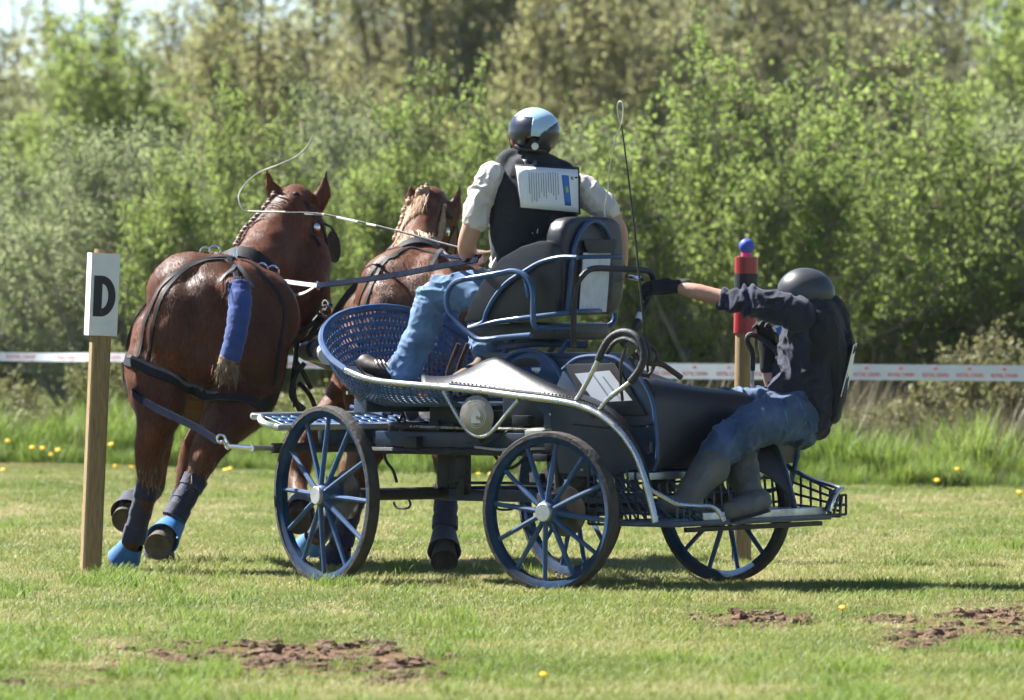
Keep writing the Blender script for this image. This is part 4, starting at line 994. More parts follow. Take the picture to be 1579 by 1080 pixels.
# ---- left horse
B1 = G(228, 884); B1.y = 39.35; B1 = Vector(((228 - CXP) / FPX * 39.35, 39.35, 0))
ROLL = math.radians(16)
def tint1(p, L):
    if abs(L[0]) < .13 and L[1] < .5 and .70 < L[2] < .98: return .30 * (1 - abs(L[0]) / .13) * (1.1 + noise.noise(p * 12))
    lo = 1 - min(1, abs(p.z - .52) / .12); t = .35 * max(0, lo) * (.5 + noise.noise(p * 14))
    return t + (.30 * max(0, noise.noise(p * 9)) if p.y > 40.4 and p.z > 1.62 else 0)
h1, b1, L1, hd1 = horse(B1, math.radians(-3), ROLL, 1.055, [
    dict(top=[(-.19, .30, 1.15), (-.21, .20, .95)], px=[(243, 640, 39.42), (231, 700, 39.40), (228, 748, 39.42), (205, 835, 39.46), (199, 850, 39.5), (188, 874, 39.56)], r=[.23, .185, .128, .084, .056, .047, .05, .045], boot=(2, 3, .062), bell='boot_blue', toe=(-.5, 1, 0)),
    dict(top=[(.19, .30, 1.15), (.20, .18, .95)], px=[(348, 650, 39.25), (318, 700, 39.10), (302, 738, 39.06), (268, 800, 38.98), (262, 815, 38.95), (247, 836, 38.80)], r=[.23, .185, .128, .084, .056, .047, .05, .045], boot=(2, 3, .064), bell='boot_blue', toe=(-.5, .1, -.9)),
    dict(top=[(-.2, 1.35, 1.05), (-.2, 1.38, .85)], px=[(245, 690, 40.75), (235, 755, 40.72), (206, 772, 40.45), (200, 778, 40.4), (193, 795, 40.3)], r=[.14, .11, .075, .058, .045, .05, .045], boot=(1, 2, .055), bell='boot_navy', toe=(-.2, -.3, -1)),
    dict(top=[(.2, 1.35, 1.05), (.2, 1.4, .85)], px=[(300, 690, 40.85), (282, 760, 40.85), (255, 838, 40.85), (250, 848, 40.87), (243, 864, 40.92)], r=[.14, .11, .075, .055, .045, .05, .045], boot=(1, 2, .055), bell='boot_navy', toe=(-.3, 1, 0))],
    dict(px=[(385, 455, 40.78), (418, 398, 41.05), (452, 335, 41.22)], r=[(.25, .30), (.21, .29), (.165, .25), (.12, .17)], side=(.93, -.3, -.2), more=[([(425, 490, 40.9), (455, 440, 41.05), (474, 395, 41.2)], [.2, .165, .13])]),
    dict(poll=W(457, 318, 41.24), axis=(.20, .36, -.88), face=(.45, .85, .4), len=.62),
    [((432, 314, 41.2), (410, 260, 41.18), -.012), ((488, 326, 41.24), (504, 261, 41.22), .014)], 'coat_chestnut',
    'dark chestnut left hand horse with blue wrapped tail leaning into the turn', tint1, [(368, 445, 39.26)])
# tail bandage
tp = [W(367, 442, 39.24), W(370, 470, 39.17), (W(364, 515, 39.13)), W(354, 556, 39.12)]
mb = MB(); P = smooth_path(tp, 9); mb.tube(P, [.065 + .0022 * math.sin(i * 2.3) + .0015 * math.sin(i * 1.1) - .010 * i / len(P) for i in range(len(P))], 18); mb.build('tail_bandage', MAT['bandage_blue'], h1)
mb = MB(); mb.limb([W(352, 553, 39.12), W(348, 572, 39.12)], [.05, .048], seg=14); mb.build('tail_bob', MAT['tail_hair'], h1)
hair_strands('tail_hair', [W(349 + random.uniform(-13, 13), 572 + random.uniform(-10, 8), 39.09) for _ in range(40)], [(random.uniform(-.6, .5), -.2, -1) for _ in range(40)], .055, .0028, 'tail_hair', h1, 3)
hair_strands('tail_hair', [W(367 + random.uniform(-18, 18), 440 + random.uniform(-8, 10), 39.21) for _ in range(40)], [(random.uniform(-.5, .5), -.4, -1) for _ in range(40)], .06, .003, 'mane_dark', h1, 4)
bv1 = bvh_of(b1)
def mane(parent, bvh, path, m, nb, rb, seed, depth, hang, hl, m2=None):
    P = smooth_path([W(*p) for p in path], 8)
    for k in range(nb):
        q = P[int(k / (nb - 1) * (len(P) - 1))]; h = bvh.find_nearest(q); c = h[0] + h[1] * rb * .6
        mb = MB(); mb.ball(c, (rb, rb, rb * 1.15), nu=10, nv=8); mb.ball(c + Z * rb * .9, rb * .6, nu=8, nv=6); mb.build('mane_knot', MAT[m], parent)
        mb = MB(); mb.tube([c + Z * rb * .5 + Vector((math.cos(a) * rb * .75, math.sin(a) * rb * .75, 0)) for a in np.linspace(0, 6.28, 9)[:-1]], .004, 5, closed=True); mb.build('knot_band', MAT['rein_pale'], parent)
    r_ = np.random.default_rng(seed); mb = MB()
    for k in range(260):
        q = P[int(r_.random() * (len(P) - 1))]; h = bvh.find_nearest(q + Vector(r_.normal(size=3)) * .01); p = h[0]
        pts = [p + h[1] * .006]
        d = Vector(hang).normalized()
        for s in range(4):
            nx_ = pts[-1] + (d + Vector(r_.normal(size=3)) * .22).normalized() * hl / 4; hh = bvh.find_nearest(nx_); pts.append(hh[0] + hh[1] * (.007 + .003 * r_.random()))
        mb.tube(pts, [.0042, .0045, .004, .003, .0008], 4)
    mb.build('mane', MAT[m2 or m], parent)
mane(h1, bv1, [(371, 384, 40.9), (385, 362, 41.0), (402, 335, 41.1), (428, 305, 41.18)], 'mane_dark', 11, .021, 4, 41, (.75, -.3, -.55), .16)

# harness of the left horse
HA1 = empty('harness', B1 + Vector((0, 0, .01)), 'black leather harness with breeching on the left hand chestnut horse', 'harness', 'driving harnesses')
strap('breeching', bv1, [L1(-.42, .9, .93), L1(-.41, .6, .98), (196, 556), (215, 562), (245, 577), (290, 599), (340, 616), (400, 626), (440, 622), L1(.40, .5, 1.02), L1(.42, .9, 1.0)], .062, 'harness_leather', HA1, th=.012)
strap('breeching_layer', bv1, [(200, 550), (218, 557), (245, 571), (290, 593), (335, 609)], .018, 'harness_grey', HA1, th=.015)
strap('hip_strap', bv1, [(362, 399), (325, 399), (290, 410), (260, 432), (238, 465), (222, 510), (212, 555)], .024, 'harness_leather', HA1)
strap('hip_strap', bv1, [(345, 402), (310, 405), (275, 425), (252, 455), (238, 495), (228, 560)], .024, 'harness_leather', HA1)
strap('hip_strap', bv1, [(372, 402), (400, 420), (425, 448), (440, 490), (447, 545), (448, 615)], .024, 'harness_leather', HA1)
strap('back_strap', bv1, [(366, 432), (362, 415), (352, 402), L1(0, .6, 1.66), L1(0, 1.1, 1.6)], .03, 'harness_leather', HA1)
strap('crupper_strap', bv1, [(344, 436), (352, 424), (362, 412)], .022, 'harness_grey', HA1, lift=.01)
strap('crupper_strap', bv1, [(388, 445), (378, 428), (366, 412)], .022, 'harness_grey', HA1, lift=.01)
strap('saddle', bv1, [L1(-.46, 1.15, 1.0), L1(-.40, 1.15, 1.35), L1(-.2, 1.15, 1.58), L1(0, 1.15, 1.66), L1(.2, 1.15, 1.58), L1(.40, 1.15, 1.35), L1(.46, 1.15, 1.0)], .09, 'harness_leather', HA1, th=.03, dep=40.5)
strap('belly_band', bv1, [L1(-.48, 1.1, 1.2), L1(-.45, 1.1, .95), L1(-.2, 1.1, .72), L1(.2, 1.1, .72), L1(.45, 1.1, .95), L1(.48, 1.1, 1.2)], .05, 'harness_leather', HA1)
def collar(L, bvh, parent):
    P = []
    for a in np.linspace(0, 2 * math.pi, 25)[:-1]:
        q = L(.30 * math.sin(a), 1.62 - .12 * math.cos(a), 1.28 + .36 * math.cos(a)); h = bvh.find_nearest(q); P.append(h[0] + h[1] * .02)
    mb = MB(); mb.tube(P, .038, 10, closed=True); mb.build('collar', MAT['harness_leather'], parent)
collar(L1, bv1, HA1)
def ringm(name, c, r, n_, m, parent, t=.005):
    n_ = Vector(n_).normalized(); a = n_.orthogonal().normalized(); b = n_.cross(a)
    mb = MB(); mb.tube([c + (a * math.cos(k) + b * math.sin(k)) * r for k in np.linspace(0, 2 * math.pi, 19)[:-1]], t, 6, closed=True); return mb.build(name, MAT[m], parent)
for px in ((317, 390), (331, 388), (404, 415), (421, 419)): ringm('terret', W(px[0], px[1], 40.42), .031, (.25, 1, .1), 'silver', HA1, .006)
mb = MB(); mb.tube([W(363, 398, 40.3), W(364, 384, 40.3)], [.014, .01], 8); mb.build('bearing_hook', MAT['silver'], HA1)
tr = [W(200, 592, 39.75), W(212, 612, 39.28), W(250, 634, 39.06), W(300, 658, 38.75), W(338, 681, 38.5)]
mb = MB(); Q = smooth_path(tr, 5); ribbon(mb, Q, [Vector((-.2, -1, -.15))] * len(Q), .042, .008); mb.build('trace', MAT['trace_web'], HA1)
for c, n_ in ((W(341, 677, 38.47), (.3, 1, .2)), (W(350, 686, 38.42), (1, .4, .2)), (W(346, 683, 38.45), (.2, .3, 1))): ringm('trace_shackle', c, .022, n_, 'silver', HA1, .007)
mb = MB(); mb.tube([W(352, 688, 38.42), KF(.44, .91, .687)], [.012, .014], 8); mb.build('trace_bar', MAT['silver'], HA1)
mb = MB(); Q = smooth_path([W(190, 560, 39.7), W(192, 590, 39.65), W(200, 606, 39.6)], 4); mb.tube(Q, .01, 6); mb.build('trace_keeper', MAT['harness_leather'], HA1)
for pth, d in (([(452, 470), (458, 530), (452, 590), (456, 628)], 39.75), ([(470, 560), (455, 580), (450, 612), (470, 632)], 39.7), ([(448, 600), (466, 640), (480, 650)], 39.6)):
    mb = MB(); mb.tube(smooth_path([W(x, y, d) for x, y in pth], 5), .014, 6); mb.build('side_trace', MAT['harness_leather'], HA1)
# bridle
def bridle(hd, bvh, parent, blink, boss, side_dep):
    po, ax, fc, sd_, Lh = hd
    def hp(s, a, f): q = po + ax * Lh * a + sd_ * s + fc * f; h = bvh.find_nearest(q); return h[0]
    for s in (-1, 1):
        strap('cheek_strap', bvh, [hp(s * .06, .02, -.03), hp(s * .14, .2, .02), hp(s * .13, .42, .03), hp(s * .11, .66, .02)], .022, 'harness_leather', parent)
    strap('brow_band', bvh, [hp(-.13, .1, 0), hp(-.06, .13, .14), hp(.06, .13, .14), hp(.13, .1, 0)], .024, 'harness_leather', parent)
    strap('nose_band', bvh, [hp(-.12, .62, -.1), hp(-.09, .62, .05), hp(0, .6, .14), hp(.09, .62, .05), hp(.12, .62, -.1), hp(0, .6, -.16), hp(-.12, .62, -.1)], .028, 'harness_leather', parent)
    strap('crown_strap', bvh, [hp(-.13, .12, -.02), hp(-.07, 0, -.05), hp(0, -.03, -.08), hp(.07, 0, -.05), hp(.13, .12, -.02)], .026, 'harness_leather', parent)
    strap('throat_lash', bvh, [hp(-.13, .12, -.06), hp(-.11, .35, -.14), hp(0, .4, -.22), hp(.11, .35, -.14), hp(.13, .12, -.06)], .016, 'harness_leather', parent)
    return hp
hp1 = bridle(hd1, bv1, HA1, None, None, 41)
def blinker(c, n_, parent, rx=.058, ry=.088):
    n_ = Vector(n_).normalized(); a = Z - n_ * n_.z; a.normalize(); b = n_.cross(a); rings = []
    for k, (s, o) in enumerate(((.05, -.014), (.6, -.012), (1, 0), (1.0, .006), (.6, -.004), (.05, -.006))):
        rings.append([c + a * math.cos(t) * ry * s + b * math.sin(t) * rx * s + n_ * o for t in np.linspace(0, 6.283, 25)[:-1]])
    mb = MB(); mb.loft(rings); mb.build('blinker', MAT['harness_leather'], parent)
blinker(W(514, 381, 41.33), (.75, -.55, .1), HA1); blinker(W(440, 372, 41.55), (-.8, .5, .1), HA1)
mb = MB(); mb.tube([W(499, 345, 41.25), W(510, 350, 41.28), W(518, 362, 41.3)], .007, 6); mb.build('blinker_stay', MAT['harness_leather'], HA1)
mb = MB(); mb.ball(W(488, 351, 41.10), (.021, .012, .024), nu=14, nv=10); mb.build('rosette', MAT['silver'], HA1)
mb = MB(); mb.ball(W(456, 300, 41.12), (.022, .02, .016), nu=12, nv=8); mb.build('crown_knob', MAT['harness_leather'], HA1)
ringm('bit_ring', W(460, 478, 40.95), .026, (.3, 1, 0), 'silver', HA1); ringm('bit_ring', W(502, 470, 41.2), .026, (.8, .6, 0), 'silver', HA1)

# ---- right horse
B2 = Vector(((560 - CXP) / FPX * 39.75, 39.75, 0))
def tint2(p, L):
    t = .25 * max(0, noise.noise(p * 7))
    return t
h2, b2, L2, hd2 = horse(B2, math.radians(-6), ROLL, 1.07, [
    dict(top=[(-.19, .30, 1.15), (-.20, .20, .95)], px=[(578, 660, 39.85), (560, 715, 39.85), (548, 760, 39.85), (526, 838, 39.9), (522, 850, 39.92), (515, 872, 39.98)], r=[.23, .185, .128, .084, .056, .047, .05, .045], boot=(2, 3, .064), bell='boot_navy', toe=(-.4, 1, 0)),
    dict(top=[(.19, .30, 1.15), (.20, .18, .95)], px=[(700, 660, 39.55), (692, 712, 39.45), (688, 752, 39.42), (686, 815, 39.32), (685, 830, 39.28), (685, 858, 39.16)], r=[.23, .185, .125, .084, .058, .05, .05, .045], boot=(2, 3, .066), bell='boot_navy', toe=(0, .2, -1)),
    dict(top=[(-.2, 1.35, 1.05), (-.2, 1.40, .85)], px=[(478, 680, 41.1), (462, 735, 41.1), (462, 772, 40.9), (462, 778, 40.85), (460, 796, 40.7)], r=[.14, .11, .075, .058, .045, .05, .045], bell='boot_navy', toe=(0, -.2, -1)),
    dict(top=[(.2, 1.35, 1.05), (.2, 1.4, .85)], px=[(560, 690, 41.2), (530, 765, 41.2), (488, 830, 41.2), (480, 838, 41.22), (470, 858, 41.28)], r=[.14, .11, .075, .055, .045, .05, .045], boot=(1, 2, .058), bell='boot_blue', toe=(-.4, 1, 0))],
    dict(px=[(640, 455, 41.0), (640, 395, 41.3), (655, 335, 41.5)], r=[(.22, .26), (.185, .25), (.125, .19), (.10, .13)], side=(.95, 0, -.2)),
    dict(poll=W(664, 322, 41.55), axis=(.12, .5, -.82), face=(.2, .9, .4), len=.58),
    [((644, 322, 41.5), (632, 284, 41.48), -.008), ((692, 342, 41.52), (710, 281, 41.5), .012)], 'coat_bay',
    'reddish bay right hand horse with pale mane behind the foot well', tint2, [(693, 446, 39.66)])
tp = [W(694, 450, 39.62), W(694, 470, 39.56), W(686, 505, 39.52), W(676, 545, 39.5)]
mb = MB(); P = smooth_path(tp, 9); mb.tube(P, [.064 + .004 * math.sin(i * 2.3) - .010 * i / len(P) for i in range(len(P))], 18); mb.build('tail_bandage', MAT['bandage_blue'], h2)
bv2 = bvh_of(b2)
mane(h2, bv2, [(622, 372, 41.3), (634, 345, 41.42), (648, 318, 41.5), (660, 300, 41.5)], 'mane_blond', 9, .02, 6, 41, (-.25, -.7, -.6), .20)
mane(h2, bv2, [(618, 366, 41.2), (650, 372, 41.2), (672, 360, 41.4), (668, 320, 41.5)], 'mane_blond', 2, .012, 7, 41, (.1, -.7, -.7), .18)
HA2 = empty('harness', B2 + Vector((0, 0, .01)), 'black leather harness with crossed straps on the right hand bay horse', 'harness', 'driving harnesses')
strap('hip_strap', bv2, [(690, 392), (650, 380), (620, 385), (590, 402), (568, 430), (556, 462), (548, 520)], .024, 'harness_leather', HA2)
strap('hip_strap', bv2, [(675, 395), (640, 384), (612, 392), (586, 415), (572, 445), (562, 480), (556, 540)], .024, 'harness_leather', HA2)
strap('hip_strap', bv2, [(700, 395), (725, 412), (745, 440), (752, 480)], .024, 'harness_leather', HA2)
strap('crupper_strap', bv2, [(664, 412), (672, 398), (680, 388)], .022, 'harness_grey', HA2, lift=.01)
strap('crupper_strap', bv2, [(703, 415), (692, 400), (680, 388)], .022, 'harness_grey', HA2, lift=.01)
strap('breeching', bv2, [L2(-.42, .9, .95), (506, 540), (530, 560), (580, 590), (640, 610), (700, 610), L2(.42, .9, 1.0)], .062, 'harness_leather', HA2, th=.012)
strap('saddle', bv2, [L2(-.46, 1.15, 1.0), L2(-.40, 1.15, 1.35), L2(-.2, 1.15, 1.58), L2(0, 1.15, 1.66), L2(.2, 1.15, 1.58), L2(.40, 1.15, 1.35), L2(.46, 1.15, 1.0)], .09, 'harness_leather', HA2, th=.03)
strap('flank_strap', bv2, [(512, 500), (525, 470), (545, 430), (570, 402)], .02, 'harness_leather', HA2)
collar(L2, bv2, HA2)
hp2 = bridle(hd2, bv2, HA2, None, None, 41)
mb = MB(); mb.ball(W(690, 358, 41.38), (.014, .012, .026), nu=14, nv=10); mb.build('rosette', MAT['silver'], HA2)
for pth in ([(470, 545), (480, 515), (498, 490), (510, 468)], [(462, 510), (480, 500), (500, 478)], [(465, 530), (490, 512), (520, 505)]):
    mb = MB(); mb.tube(smooth_path([W(x, y, 40.4) for x, y in pth], 5), .014, 6); mb.build('side_trace', MAT['harness_leather'], HA2)
ringm('trace_shackle', W(503, 480, 40.35), .03, (.4, 1, 0), 'silver', HA2, .006)
for pth in ([(455, 555), (470, 580), (480, 600)], [(460, 590), (478, 610), (490, 640)]):
    mb = MB(); mb.tube(smooth_path([W(x, y, 39.9) for x, y in pth], 4), .013, 6); mb.build('side_trace', MAT['harness_leather'], HA2)
# reins
RE = empty('reins', W(735, 402, 38.1), 'pair of reins running from the driver hand to the horses', 'reins')
def rein(pts, w_, m, name='rein'):
    Q = smooth_path(pts, 6); mb = MB(); ribbon(mb, Q, [Vector((0, -1, .15))] * len(Q), w_, .007); mb.build(name, MAT[m], RE)
J = W(490, 441, 39.9)
rein([W(738, 401, 37.75), W(690, 409, 38.2), W(600, 426, 39.0), J], .032, 'trace_web')
rein([J, W(450, 436, 40.1), W(405, 428, 40.3), W(355, 402, 40.35), W(330, 392, 40.4)], .026, 'rein_pale')
rein([J, W(465, 454, 40.5), W(430, 455, 40.9), W(420, 440, 41)], .018, 'rein_pale')
rein([W(742, 396, 37.8), W(700, 398, 38.6), W(675, 392, 40.4)], .022, 'trace_web')
ringm('rein_buckle', J, .02, (1, .2, .2), 'silver', RE, .006)
# ------------------------------------------------------------------ people
def cloth_mat(name, col, col2, weave=220, rough=.85, fade=None):
    m = mat(name, col, rough, var=.25, scale=7, col2=col2, bump=.35, bscale=weave, sheen=.12)
    return m
mat('skin', (.50, .27, .19), .55, var=.10, scale=20, bump=.1, bscale=90)
mat('ear_skin', (.55, .16, .10), .5, var=.15, scale=20)
cloth_mat('denim_light', (.065, .145, .30), (.15, .265, .44))
cloth_mat('denim_dark', (.030, .064, .14), (.085, .15, .265))
cloth_mat('shirt_cream', (.66, .61, .55), (.78, .73, .67))
cloth_mat('vest_navy', (.010, .012, .018), (.017, .019, .028))
cloth_mat('hoodie_navy', (.011, .015, .036), (.020, .026, .058))
cloth_mat('vest_black', (.008, .009, .012), (.015, .016, .021))
mat('helmet_grey', (.05, .052, .058), .40, var=.1, spec=.5)
mat('helmet_light', (.42, .60, .76), .28, var=.06, coat=.4)
mat('helmet_navy', (.022, .026, .045), .32, var=.1, coat=.3)
mat('glove_tan', (.22, .15, .075), .75, var=.3, scale=20)
mat('glove_black', (.008, .008, .009), .8, var=.3, bump=.4, bscale=120)
mat('shoe_brown', (.030, .018, .013), .55, var=.35, scale=14)
mat('shoe_suede', (.15, .10, .065), .8, var=.35, scale=14)
mat('boot_rubber', (.095, .10, .096), .55, var=.25, dirt=(.13, .10, .07), dscale=8, damt=.8)
mat('hair_dark', (.018, .012, .008), .6, var=.4)
mat('blue_print', (.05, .18, .55), .7, var=.05)
mat('lime_print', (.45, .60, .08), .7, var=.05)
def folds(amp=.006, fr=11, axis=(1, .4, .5)):
    def f(p, n_):
        q = Vector((p.x * axis[0], p.y * axis[1], p.z * axis[2])) * fr
        q = q + Vector((noise.noise(p * 6), noise.noise(p * 6 + Vector((9, 0, 0))), noise.noise(p * 6 + Vector((0, 9, 0))))) * .7
        a = (1 - abs(noise.noise(q))) ** 5; b = (1 - abs(noise.noise(q * 1.9 + Vector((4, 1, 7))))) ** 5
        return amp * (1.5 * a + .7 * b - .75)
    return f
def glove(name, wrist, d, n_, m, parent, sc=1.0, curl=1.0, flip=1, vox=.0055):
    d = Vector(d).normalized(); n_ = Vector(n_); n_ = (n_ - d * n_.dot(d)).normalized(); s = d.cross(n_) * flip
    mb = MB(); kn = wrist + d * .095 * sc
    mb.limb([wrist - d * .045 * sc, wrist, wrist + d * .05 * sc, kn], [(.036 * sc, .030 * sc), (.034 * sc, .027 * sc), (.043 * sc, .020 * sc), (.042 * sc, .018 * sc)], seg=14, up=tuple(s))
    for i, (o, l) in enumerate(((.033, .96), (.011, 1.06), (-.011, 1.0), (-.032, .8))):
        p = kn + s * o * sc - d * (.004 if i in (0, 3) else 0); pts = [p - d * .02 * sc]; a = .35 * curl
        for L_, da in ((.045, .55), (.030, .95), (.023, .75)):
            pts.append(p); p = p + (d * math.cos(a) + n_ * math.sin(a)) * L_ * l * sc; a += da * curl
        pts.append(p); mb.limb(pts, [.0105 * sc, .0105 * sc, .0095 * sc, .0092 * sc, .008 * sc], seg=9, n=3)
    p = wrist + d * .028 * sc + s * .032 * sc
    mb.limb([p - s * .012, p, p + (d * .7 + s * .6 + n_ * .4).normalized() * .036 * sc, p + (d * .7 + s * .6 + n_ * .4).normalized() * .036 * sc + (d * .75 + n_ * .65 - s * .1).normalized() * .03 * sc], [.014 * sc, .0135 * sc, .0115 * sc, .0095 * sc], seg=9, n=3)
    return remesh(mb, name, MAT[m], parent, vox=vox, sm=2)
def helmet(name, cen, r3, parent, cut, classify, mats_, tilt=Matrix()):
    he = empty(name, cen, parent=parent)
    nu, nv = 144, 72; groups = {}
    for j in range(nv):
        for k in range(nu):
            th0, th1 = math.pi * j / nv, math.pi * (j + 1) / nv; p0, p1 = 2 * math.pi * k / nu, 2 * math.pi * (k + 1) / nu
            q = [Vector((math.sin(t) * math.cos(p), math.sin(t) * math.sin(p), math.cos(t))) for t, p in ((th0, p0), (th1, p0), (th1, p1), (th0, p1))]
            c = sum(q, Vector()) / 4
            if c.z < cut(c): continue
            g = classify(c); groups.setdefault(g, []).append([cen + tilt @ Vector((x.x * r3[0], x.y * r3[1], x.z * r3[2])) for x in q])
    for g, qs in groups.items():
        mb = MB()
        for q in qs: mb.add(q, [(0, 1, 2, 3)])
        me = mb.mesh(g, world_loc(he)); bm = bmesh.new(); bm.from_mesh(me); bmesh.ops.remove_doubles(bm, verts=bm.verts, dist=1e-5); bm.to_mesh(me); bm.free()
        o = finish(g, me, MAT[mats_[g]], he, smooth=60); s = o.modifiers.new('t', 'SOLIDIFY'); s.thickness = .014 if g != 'vent_strip' else .02; s.offset = -.4
    return he
def sheet(name, bvh, corners, nu, nv, m, parent, lift=.010, th=.0015, fit=None):
    """thin sheet laid on a surface, corners in pixels"""
    c = [Vector((x, y, 0)) for x, y in corners]; rows = []
    for j in range(nv + 1):
        r = []
        for i in range(nu + 1):
            q = c[0].lerp(c[1], i / nu).lerp(c[3].lerp(c[2], i / nu), j / nv); h = bvh.ray_cast(CAM, ray(q.x, q.y).normalized())
            r.append((q, h[0]))
        rows.append(r)
    known = [h for r in rows for _, h in r if h is not None]
    if not known and fit is None: return None
    A = None if fit is not None else np.array([[h.x, h.z, h.x * h.x, h.z * h.z, 1] for h in known]); sol = np.linalg.lstsq(A, np.array([h.y for h in known]), rcond=None)[0] if fit is None else fit
    sheet.fit = sol; pts = []
    for r in rows:
        rr = []
        for q, h in r:
            y = 37.8
            for _ in range(3): p = W(q.x, q.y, y); y = float(np.dot(sol, [p.x, p.z, p.x ** 2, p.z ** 2, 1])) - lift
            rr.append(W(q.x, q.y, y))
        pts.append(rr)
    mb = MB(); mb.loft(pts, cap=False, closed_ring=False); o = mb.build(name, MAT[m], parent); s = o.modifiers.new('t', 'SOLIDIFY'); s.thickness = th; s.offset = 0
    return o
# ------------------------------------------------------------------ driver
DR = empty('person', K(.55, 0, 1.33), 'seated driver in cream shirt, black body protector and jeans holding reins and whip', 'person')
SD = (.93, .37, 0)
mb = MB()
mb.limb([W(808, 450, 37.98), W(812, 395, 37.98), W(822, 320, 37.96), W(826, 268, 37.96)], [(.15, .11), (.145, .105), (.17, .11), (.15, .09)], up=SD)
mb.limb([W(824, 262, 37.96), W(822, 225, 37.97)], [.062, .060])
mb.ball(W(822, 205, 37.96), (.078, .098, .115), nu=20, nv=16)
mb.ball(W(812, 222, 38.03), (.05, .05, .07)); mb.ball(W(808, 214, 38.08), (.014, .02, .02))      # jaw and nose, on the far side
mb.limb([W(770, 275, 37.92), W(740, 315, 37.88), W(728, 350, 37.88), W(720, 382, 37.92), W(728, 398, 38.02), W(744, 396, 38.16)], [.045, .048, .053, .050, .043, .034])
mb.limb([W(885, 285, 38.05), W(925, 318, 38.02), W(951, 352, 38.05), W(956, 395, 38.11), W(956, 422, 38.14)], [.045, .048, .051, .044, .034])
mb.limb([W(795, 447, 37.98), W(730, 440, 38.04), W(662, 452, 38.13), W(640, 515, 38.11), W(616, 572, 38.11)], [.09, .07, .05, .045, .04])
mb.limb([W(832, 447, 38.2), W(752, 445, 38.42), W(748, 500, 38.33), W(752, 552, 38.2)], [.10, .065, .055, .045])
remesh(mb, 'body', MAT['skin'], DR, vox=.011, sm=5)
for c in ((791, 216, 37.94), (853, 219, 38.0)):
    mb = MB(); mb.ball(W(*c), (.013, .022, .034), nu=12, nv=10); mb.build('ear', MAT['ear_skin'], DR)
mb = MB(); mb.ball(W(826, 222, 37.945), (.086, .092, .075), nu=18, nv=12); mb.build('hair', MAT['hair_dark'], DR)
# shirt
mb = MB()
mb.limb([W(806, 420, 37.98), W(812, 380, 37.98), W(822, 320, 37.96), W(825, 270, 37.96)], [(.172, .135), (.175, .13), (.19, .125), (.165, .105)], up=SD)
mb.limb([W(760, 272, 37.92), W(743, 302, 37.89), W(733, 338, 37.88)], [.074, .071, .068], n=6)
mb.limb([W(893, 290, 38.05), W(914, 305, 38.04), W(934, 324, 38.03)], [.076, .072, .068], n=6)
mb.limb([W(824, 268, 37.96), W(823, 248, 37.965)], [.085, .075])
remesh(mb, 'shirt', MAT['shirt_cream'], DR, vox=.008, sm=4, disp=folds(.009, 12, (1, .5, .7)))
# vest
mb = MB()
mb.limb([W(808, 392, 37.98), W(812, 355, 37.98), W(822, 310, 37.96), W(828, 268, 37.96)], [(.18, .15), (.20, .152), (.215, .152), (.178, .118)], up=SD)
mb.limb([W(778, 262, 37.96), W(785, 245, 37.965), W(800, 243, 37.97)], [.06, .055, .045]); mb.limb([W(878, 278, 37.96), W(868, 262, 37.965), W(850, 256, 37.97)], [.06, .05, .045])
mb.limb([W(824, 262, 37.96), W(824, 247, 37.96)], [.095, .082])
mb.limb([W(772, 268, 37.95), W(768, 300, 37.95), W(772, 340, 37.96)], [.06, .07, .07]); mb.limb([W(876, 285, 37.97), W(874, 320, 37.97)], [.06, .07])
ve = remesh(mb, 'body_protector', MAT['vest_navy'], DR, vox=.009, sm=4, disp=folds(.003, 9, (.4, .4, 1)))
bvv = bvh_of(ve)
sheet('document_holder', bvv, [(793, 253), (893, 258), (895, 331), (801, 322)], 8, 6, 'vest_black', DR, lift=.022, th=.004)
ps = sheet('start_sheet', bvv, [(795, 256), (891, 262), (892, 328), (803, 320)], 8, 6, 'paper', DR, lift=.027); PF = sheet.fit
for k in range(13):
    x = 815 + k * 3.7; y0 = 266 + random.uniform(-1, 1); y1 = random.uniform(296, 313)
    sheet('printed_line', bvv, [(x, y0), (x + 1.1, y0), (x + 2.6, y1), (x + 1.5, y1)], 1, 5, 'print_grey', ps, lift=.0288, th=.0006, fit=PF)
sheet('printed_block', bvv, [(866, 270), (877, 271), (881, 318), (871, 317)], 2, 5, 'blue_print', ps, lift=.0289, th=.0006, fit=PF)
sheet('printed_emblem', bvv, [(872, 288), (876, 288), (877, 297), (873, 297)], 2, 2, 'lime_print', ps, lift=.0300, th=.0006, fit=PF)
sheet('printed_emblem', bvv, [(880, 272), (884, 273), (884, 278), (880, 277)], 2, 2, 'print_grey', ps, lift=.0292, th=.0006, fit=PF)
for a, b in (((806, 246), (812, 262)), ((822, 248), (820, 262))):
    sheet('shoulder_strap', bvv, [(a[0], a[1]), (a[0] + 6, a[1]), (b[0] + 6, b[1]), (b[0], b[1])], 2, 4, 'harness_grey', DR, lift=.006, th=.004)
